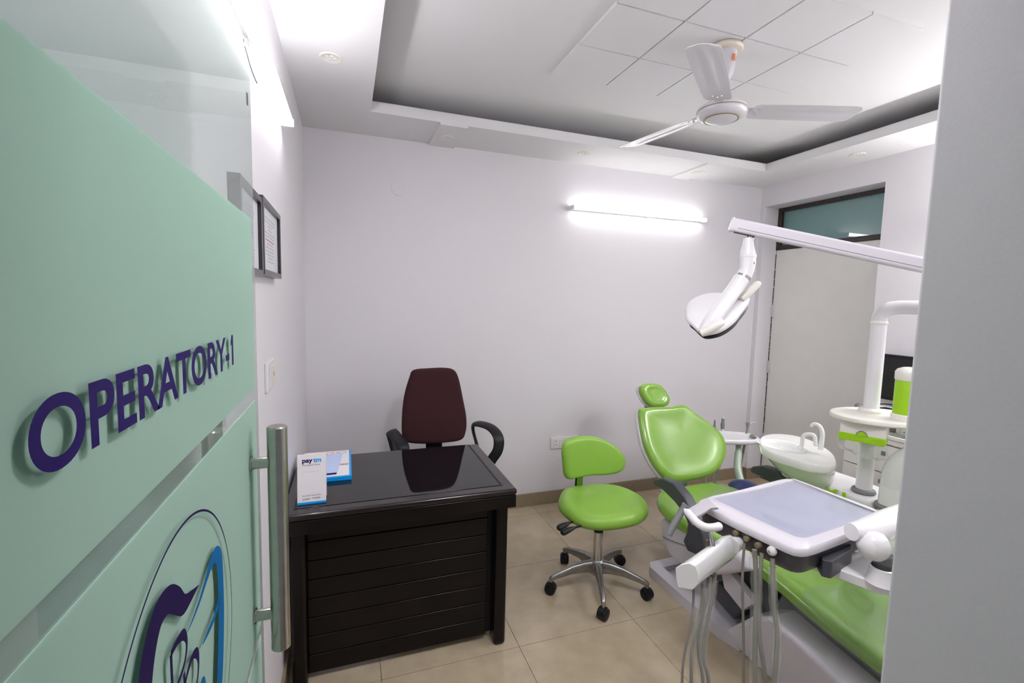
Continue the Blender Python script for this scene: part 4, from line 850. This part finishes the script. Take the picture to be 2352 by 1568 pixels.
def knob(pos, r, l, m, nm):
    p = V(pos); MB().lathe([(r, 0.0), (r, l - 0.002), (r - 0.002, l), (0.0001, l)], p, eN, 18).build(nm, m, it)
    return p
knob((1.229, 1.179, 0.814), 0.006, 0.003, 'black', 'port')
for pz in ((1.233, 1.15, 0.801), (1.238, 1.11, 0.799), (1.243, 1.07, 0.797)): knob(V(pz), 0.0095, 0.022, 'knob', 'knob')
wk = V((1.249, 1.027, 0.8))
MB().lathe([(0.007, -0.01), (0.0075, 0.0), (0.0125, 0.003), (0.0150, 0.010), (0.0125, 0.018), (0.006, 0.022), (0.0001, 0.023)], wk, eN, 24).build('white_dial', 'white', it)
MB().tube([wk + eN * 0.0225 + V((0, 0, 0.003)) + eD * 0.003, wk + eN * 0.0230, wk + eN * 0.021 - V((0, 0, 0.006))], 0.0012, 8).build('dial_mark', 'black', it)
# handle
hp = Dp([(1.12, 1.123, 0.85), (1.093, 1.117, 0.853), (1.066, 1.121, 0.855), (1.057, 1.146, 0.857), (1.057, 1.179, 0.865), (1.058, 1.212, 0.877)])
MB().tube(spline(hp, 6), 0.0128, 20).build('handle_tube', 'white', it)
gp = Dp([(1.063, 1.211, 0.889), (1.049, 1.214, 0.871), (1.022, 1.21, 0.839), (0.992, 1.206, 0.799)])
P = spline(gp, 5); MB().tube(P, [0.017] * 3 + [0.0135] * (len(P) - 3), 14, sy=0.75).build('handle_grip', 'mgrey', it, ang=60)
# instrument holder (wrapped)
ep = Dp([(0.929, 1.087, 0.764), (0.945, 1.082, 0.775), (0.966, 1.075, 0.78), (0.984, 1.068, 0.771), (0.991, 1.063, 0.75), (0.991, 1.061, 0.719), (0.975, 1.065, 0.701), (0.935, 1.079, 0.708), (0.931, 1.083, 0.73)])
vx = V((1.203, 1.159, 0.752)) - V((0.962, 1.073, 0.742))
def hexr(f): return [p + vx * f for p in ep]
c_ = sum(ep, V((0, 0, 0))) / len(ep)
MB().rings([ep, hexr(1.0), [c_ + vx * 1.02 + (p - c_) * 0.75 for p in ep]]).build('instrument_holder', 'white', it, bevel=0.004)
MB().rings([[c_ + (p - c_) * 1.04 - vx * 0.01 for p in ep], [c_ + (p - c_) * 1.04 + vx * 0.02 for p in ep]]).build('holder_cap', 'enamel', it, bevel=0.003)
MB().rings([[c_ + (p - c_) * (1.045 + 0.012 * math.sin(9 * f + 2 * i)) + vx * f for i, p in enumerate(ep)] for f in (0.02, 0.2, 0.4, 0.6, 0.8, 1.0)], cap0=False, cap1=False).build('holder_wrap', 'film_wrap', it, ang=80)
MB().tube([(1.198, 1.14, 0.764), (1.239, 1.147, 0.768), (1.285, 1.153, 0.778)], [0.026, 0.020, 0.017], 18).build('holder_stem', 'white', it)
MB().tube(spline([(1.106, 1.132, 0.778), (1.104, 1.135, 0.8), (1.101, 1.137, 0.817), (1.098, 1.139, 0.831)], 4), [0.009, 0.010, 0.010, 0.010, 0.010, 0.009, 0.008, 0.008, 0.007, 0.005, 0.003, 0.002, 0.002][:13], 14).build('syringe', 'chrome', it)
MB().tube([(1.099, 1.144, 0.764), (1.1, 1.146, 0.795)], 0.006, 10).build('turbine_holder', 'knob', it)
# bracket box and lower bar
MB().prism([(1.401, 1.002, 0.79), (1.562, 1.027, 0.79), (1.572, 1.012, 0.79), (1.513, 0.968, 0.79), (1.38, 0.936, 0.79), (1.363, 0.954, 0.79)], (0, 0, -0.055)).build('bracket_box', 'dgrey', it, bevel=0.004)
b0, b1 = V((1.500, 1.10, 0.712)), V((1.515, 0.86, 0.712))
bb = [(1.4, 1.036, 0.745), (1.518, 1.05, 0.745), (1.601, 1.025, 0.745), (1.619, 0.964, 0.745), (1.632, 0.913, 0.745), (1.514, 0.841, 0.745), (1.48, 0.863, 0.745), (1.466, 0.897, 0.745), (1.44, 0.957, 0.745)]
MB().prism(bb, (0, 0, -0.034)).build('lower_bar', 'white', it, bevel=0.006)
JP = V((1.499, 0.87, 0.745))
MB().lathe([(0.042, 0.744), (0.038, 0.752), (0.034, 0.772), (0.032, 0.790), (0.028, 0.792), (0.028, 0.782)], (JP.x, JP.y, 0), n=32).build('post_socket', 'white', it)
MB().lathe([(0.026, 0.76), (0.026, 0.83)], (JP.x, JP.y, 0), n=24).build('post', 'dgrey', it)
J0 = V((1.485, 0.921, 0.875)); J1 = V((2.44, 0.985, 0.905))
P = [J0 + V((-0.045, 0.008, 0.004)), J0, J0 + (J1 - J0) * 0.12, J0 + (J1 - J0) * 0.5, J1]
MB().tube(P, [0.026, 0.038, 0.046, 0.050, 0.046], 28, sy=0.95).build('upper_arm', 'white', it, ang=70)
JB = V((1.479, 0.888, 0.851))
MB().lathe([(0.0001, -0.044), (0.020, -0.040), (0.034, -0.028), (0.042, -0.010), (0.043, 0.004), (0.036, 0.024), (0.024, 0.038), (0.0001, 0.044)], JB, (0.25, 0.2, 1), 28).build('arm_joint', 'white', it)
MB().lathe([(0.020, 0.80), (0.045, 0.815), (0.055, 0.85), (0.050, 0.88)], (JP.x, JP.y, 0), n=24).build('joint_wrap', 'film_wrap', it)
# hoses
H1 = [[(0.993, 1.079, 0.693), (0.991, 1.075, 0.647), (0.977, 1.064, 0.594), (0.953, 1.055, 0.515), (0.937, 1.042, 0.428)], [(1.034, 1.086, 0.698), (1.033, 1.082, 0.648), (1.023, 1.08, 0.594), (1.003, 1.072, 0.547), (0.986, 1.063, 0.494), (0.977, 1.047, 0.412)],
      [(1.077, 1.103, 0.699), (1.063, 1.092, 0.65), (1.042, 1.085, 0.608), (1.022, 1.076, 0.547), (1.013, 1.063, 0.487), (1.018, 1.043, 0.405)], [(1.107, 1.113, 0.701), (1.09, 1.102, 0.631), (1.069, 1.093, 0.568), (1.05, 1.084, 0.506), (1.041, 1.071, 0.453), (1.049, 1.052, 0.389)],
      [(1.204, 1.098, 0.791), (1.198, 1.093, 0.719), (1.189, 1.08, 0.655), (1.183, 1.058, 0.509), (1.174, 1.037, 0.368)], [(1.21, 1.064, 0.788), (1.214, 1.055, 0.709), (1.207, 1.04, 0.633), (1.194, 1.025, 0.544), (1.183, 1.004, 0.393)],
      [(1.223, 1.048, 0.783), (1.209, 1.035, 0.707), (1.204, 1.028, 0.612), (1.2, 1.009, 0.511), (1.206, 0.986, 0.402)], [(1.238, 1.021, 0.778), (1.229, 1.006, 0.706), (1.232, 0.998, 0.626), (1.232, 0.98, 0.554), (1.215, 0.963, 0.418)]]
HR = [0.0038, 0.0058, 0.0056, 0.0060, 0.0042, 0.0075, 0.0060, 0.0070]
for k, (h_, r_) in enumerate(zip(H1, HR)):
    h_ = Dp(h_); e = h_[-1]; g_ = V((1.30 + 0.03 * k, 1.16, 0.14)); x_ = V((1.60, 1.30 - 0.035 * k, 0.075))
    mdl = V((e.x + 0.03, e.y + 0.01, 0.17 - 0.006 * k)); tail = [mdl, V((e.x + 0.08, e.y - 0.04, 0.03)), V((e.x + 0.16, e.y - 0.09, 0.012)), V((1.50, 0.90 - 0.012 * k, 0.012)), V((1.70, 0.90 - 0.012 * k, 0.014))]
    hose(h_ + tail, r_, 12, 5).build('hose', 'hose', it)
for k, rr_ in ((1, 0.0105), (2, 0.010), (3, 0.0115), (5, 0.0165), (7, 0.0125)):
    h_ = Dp(H1[k]); n0 = spline(h_, 5)
    m_ = MB(); m_.tube(n0[2:], [rr_ * (1 + 0.10 * math.sin(i * 2.1 + k)) for i in range(len(n0) - 2)], 14); m_.build('hose_sleeve', 'film_wrap', it)

# ================================================================== ASSISTANT TRAY
at_ = thing('assistant_tray', (2.60, 2.50, 0.62), 'small white assistant tray holding suction tips behind the green backrest', 'tray')
ao_ = [(2.443, 2.627, 0.64), (2.547, 2.64, 0.64), (2.674, 2.584, 0.64), (2.744, 2.525, 0.64), (2.73, 2.428, 0.64), (2.67, 2.381, 0.64), (2.574, 2.386, 0.64), (2.444, 2.431, 0.64), (2.37, 2.471, 0.64), (2.354, 2.528, 0.64)]
trayform([(p[0], p[1]) for p in ao_], 0.605, 0.632, 0.640, 0.018, k=3).build('tray_body', 'white', at_, ang=50)
wl = [(2.705, 2.488, 0.64), (2.738, 2.496, 0.64), (2.71, 2.432, 0.64), (2.682, 2.418, 0.64), (2.656, 2.441, 0.641)]
MB().prism(wl, (0, 0, 0.0008)).build('steel_well', 'mgrey', at_)
sp = Dp([(2.59, 2.472, 0.591), (2.565, 2.443, 0.533), (2.527, 2.407, 0.456), (2.504, 2.355, 0.386), (2.477, 2.307, 0.332)])
P = spline(sp, 5); MB().tube(P, [0.019] * 5 + [0.024] * (len(P) - 5), 20).build('tray_stem', 'paleglass', at_)
MB().tube([P[-1], (2.40, 1.95, 0.45), (2.42, 1.93, 0.30)], 0.02, 16).build('stem_root', 'white', at_)
def stick(l_, rs, m, nm): P = Dp(l_); MB().tube(P, rs, 16).build(nm, m, at_)
stick([(2.468, 2.575, 0.659), (2.469, 2.577, 0.678), (2.47, 2.579, 0.706), (2.472, 2.581, 0.74)], [0.010, 0.0105, 0.0075, 0.004], 'mgrey', 'suction_tip')
stick([(2.521, 2.556, 0.66), (2.523, 2.557, 0.679)], 0.0115, 'white', 'tip_socket')
stick([(2.523, 2.557, 0.676), (2.525, 2.56, 0.71), (2.526, 2.561, 0.726), (2.528, 2.562, 0.75)], [0.0125, 0.0140, 0.0105, 0.0105], 'mgrey', 'suction_tip')
stick([(2.528, 2.562, 0.75), (2.529, 2.563, 0.763)], [0.009, 0.007], 'ivory', 'tip_nozzle')
stick([(2.642, 2.46, 0.66), (2.647, 2.461, 0.693), (2.651, 2.463, 0.733), (2.651, 2.464, 0.742)], [0.006, 0.006, 0.015, 0.015], 'chrome', 'air_syringe')
MB().tube(spline([(2.66, 2.46, 0.733), (2.683, 2.453, 0.738), (2.703, 2.446, 0.742), (2.719, 2.439, 0.733)], 4), 0.0022, 8).build('syringe_nozzle', 'chrome', at_)
for l_, r_ in (([(2.485, 2.665, 0.551), (2.454, 2.611, 0.424), (2.404, 2.563, 0.286), (2.361, 2.515, 0.183)], 0.0065), ([(2.588, 2.629, 0.553), (2.537, 2.582, 0.426), (2.472, 2.542, 0.318), (2.413, 2.497, 0.184)], 0.010), ([(2.673, 2.495, 0.587), (2.658, 2.492, 0.493), (2.64, 2.49, 0.4), (2.636, 2.481, 0.292)], 0.0085)):
    P = Dp(l_); P.append(V((P[-1].x + 0.04, P[-1].y, 0.06))); P.append(V((2.35, 2.10, 0.03)))
    hose(P, r_, 12, 5).build('hose', 'hose', at_)
    n0 = spline(P[:4], 5); MB().tube(n0, r_ * 1.6, 12).build('hose_sleeve', 'film_wrap', at_)

# navy lidded thing on the floor beyond the chair
NP = V((2.382, 2.222, 0.427))
t = thing('pedal_bin', (NP.x, NP.y, 0), 'dark blue domed bin half hidden behind the instrument tray', 'bin')
MB().lathe([(0.085, 0.0), (0.088, 0.01), (0.095, NP.z - 0.06), (0.092, NP.z - 0.055)], (NP.x + 0.02, NP.y, 0), n=36).build('bin_body', 'navy', t)
MB().lathe([(0.097, NP.z - 0.055), (0.095, NP.z - 0.030), (0.075, NP.z - 0.010), (0.040, NP.z + 0.004), (0.0001, NP.z + 0.008)], (NP.x + 0.02, NP.y, 0), n=36).build('bin_lid', 'navy', t)

# ================================================================== CABINET AND THINGS BY RIGHT WALL
cb_ = thing('drawer_cabinet', (3.17, 1.4, 0), 'white drawer cabinet along the right wall behind the dental unit', 'cabinet')
MB().box((2.972, 0.55, 0.06), (3.384, 1.992, 0.800)).build('carcass', 'doorwhite', cb_, bevel=0.002)
MB().box((3.0, 0.56, 0.0), (3.37, 1.97, 0.06)).build('plinth', 'mgrey', cb_)
for j in range(3):
    y1 = 1.990 - j * 0.46; y0 = y1 - 0.456
    for z0, z1 in ((0.775, 0.805), (0.603, 0.767), (0.425, 0.597), (0.09, 0.419)):
        dw = MB().box((2.950, y0, z0), (2.971, y1, z1)).build('drawer', 'doorwhite', cb_, bevel=0.002)
        if z0 > 0.7: continue
        hz = z1 - 0.05; MB().box((2.942, y0 + 0.22, hz - 0.012), (2.950, y0 + 0.24, hz + 0.012)).build('handle', 'transom', dw)
MB().box((2.940, 0.55, 0.808), (3.384, 1.995, 0.830)).build('countertop', 'cream', cb_, bevel=0.003)
t = thing('steel_tray', (3.0, 1.60, 0.83), 'shallow steel tray on the cabinet under the dotted container', 'tray')
trayform([(2.955, 1.50), (3.12, 1.50), (3.12, 1.76), (2.955, 1.76)], 0.831, 0.835, 0.850, 0.006, corner=False).build('tray_body', 'chrome', t)
t = thing('dotted_container', (3.0, 1.64, 0.836), 'pale green box printed with small dark dots, in the steel tray', 'container')
dbx = MB().box((2.985, 1.54, 0.8365), (3.09, 1.735, 0.945)).build('box_body', 'dots', t, bevel=0.004)
random.seed(5); dm = MB()
for k in range(40): dm.lathe([(0.0028, 0), (0.0028, 0.0004)], (2.985, random.uniform(1.55, 1.73), random.uniform(0.845, 0.94)), (-1, 0, 0), 8)
tag(dm.build('printed_dots', 'blue', t), kind='stuff')
sh_ = thing('wall_shelf', (3.28, 1.6, 0.93), 'white shelf board on right wall carrying the keyboard', 'shelf')
MB().box((3.02, 1.05, 0.902), (3.384, 2.05, 0.922)).build('board', 'white', sh_, bevel=0.002)
for y in (1.15, 1.55, 1.98): MB().box((3.08, y, 0.84), (3.384, y + 0.018, 0.902)).build('bracket', 'white', sh_, bevel=0.002)
t = thing('keyboard', (3.12, 1.75, 0.922), 'black computer keyboard on the shelf behind the round tray', 'keyboard')
MB().box((3.045, 1.52, 0.923), (3.19, 1.93, 0.940)).build('keyboard_body', 'mgrey', t, bevel=0.003)
for a_ in range(4):
    for b_ in range(13): MB().box((3.055 + a_ * 0.032, 1.53 + b_ * 0.030, 0.940), (3.055 + a_ * 0.032 + 0.026, 1.53 + b_ * 0.030 + 0.025, 0.946)).build('key', 'black', t)
t = thing('mouse_cable', (3.10, 2.05, 0.923), 'dark cable loop and mouse on shelf behind the white pole', 'cable')
MB().lathe([(0.028, 0.0), (0.030, 0.012), (0.022, 0.026), (0.0001, 0.031)], (3.09, 2.01, 0.923), n=24).build('mouse', 'mgrey', t)
hose([(3.10, 1.98, 0.93), (3.16, 2.0, 0.94), (3.22, 1.95, 0.955), (3.20, 1.88, 0.962), (3.14, 1.84, 0.958), (3.12, 1.78, 0.952), (3.16, 1.70, 0.956), (3.24, 1.66, 0.95)], 0.004, 8).build('cable', 'black', t)
mn = thing('monitor', (3.33, 1.85, 1.0), 'black flat monitor on right wall beyond the green dispenser', 'monitor')
MB().box((3.335, 1.555, 0.965), (3.375, 2.068, 1.262)).build('bezel', 'black', mn, bevel=0.004)
MB().box((3.3335, 1.575, 0.985), (3.336, 2.048, 1.242)).build('screen', 'blackscreen', mn)
MB().box((3.375, 1.75, 1.05), (3.388, 1.88, 1.18)).build('wall_mount', 'black', mn)
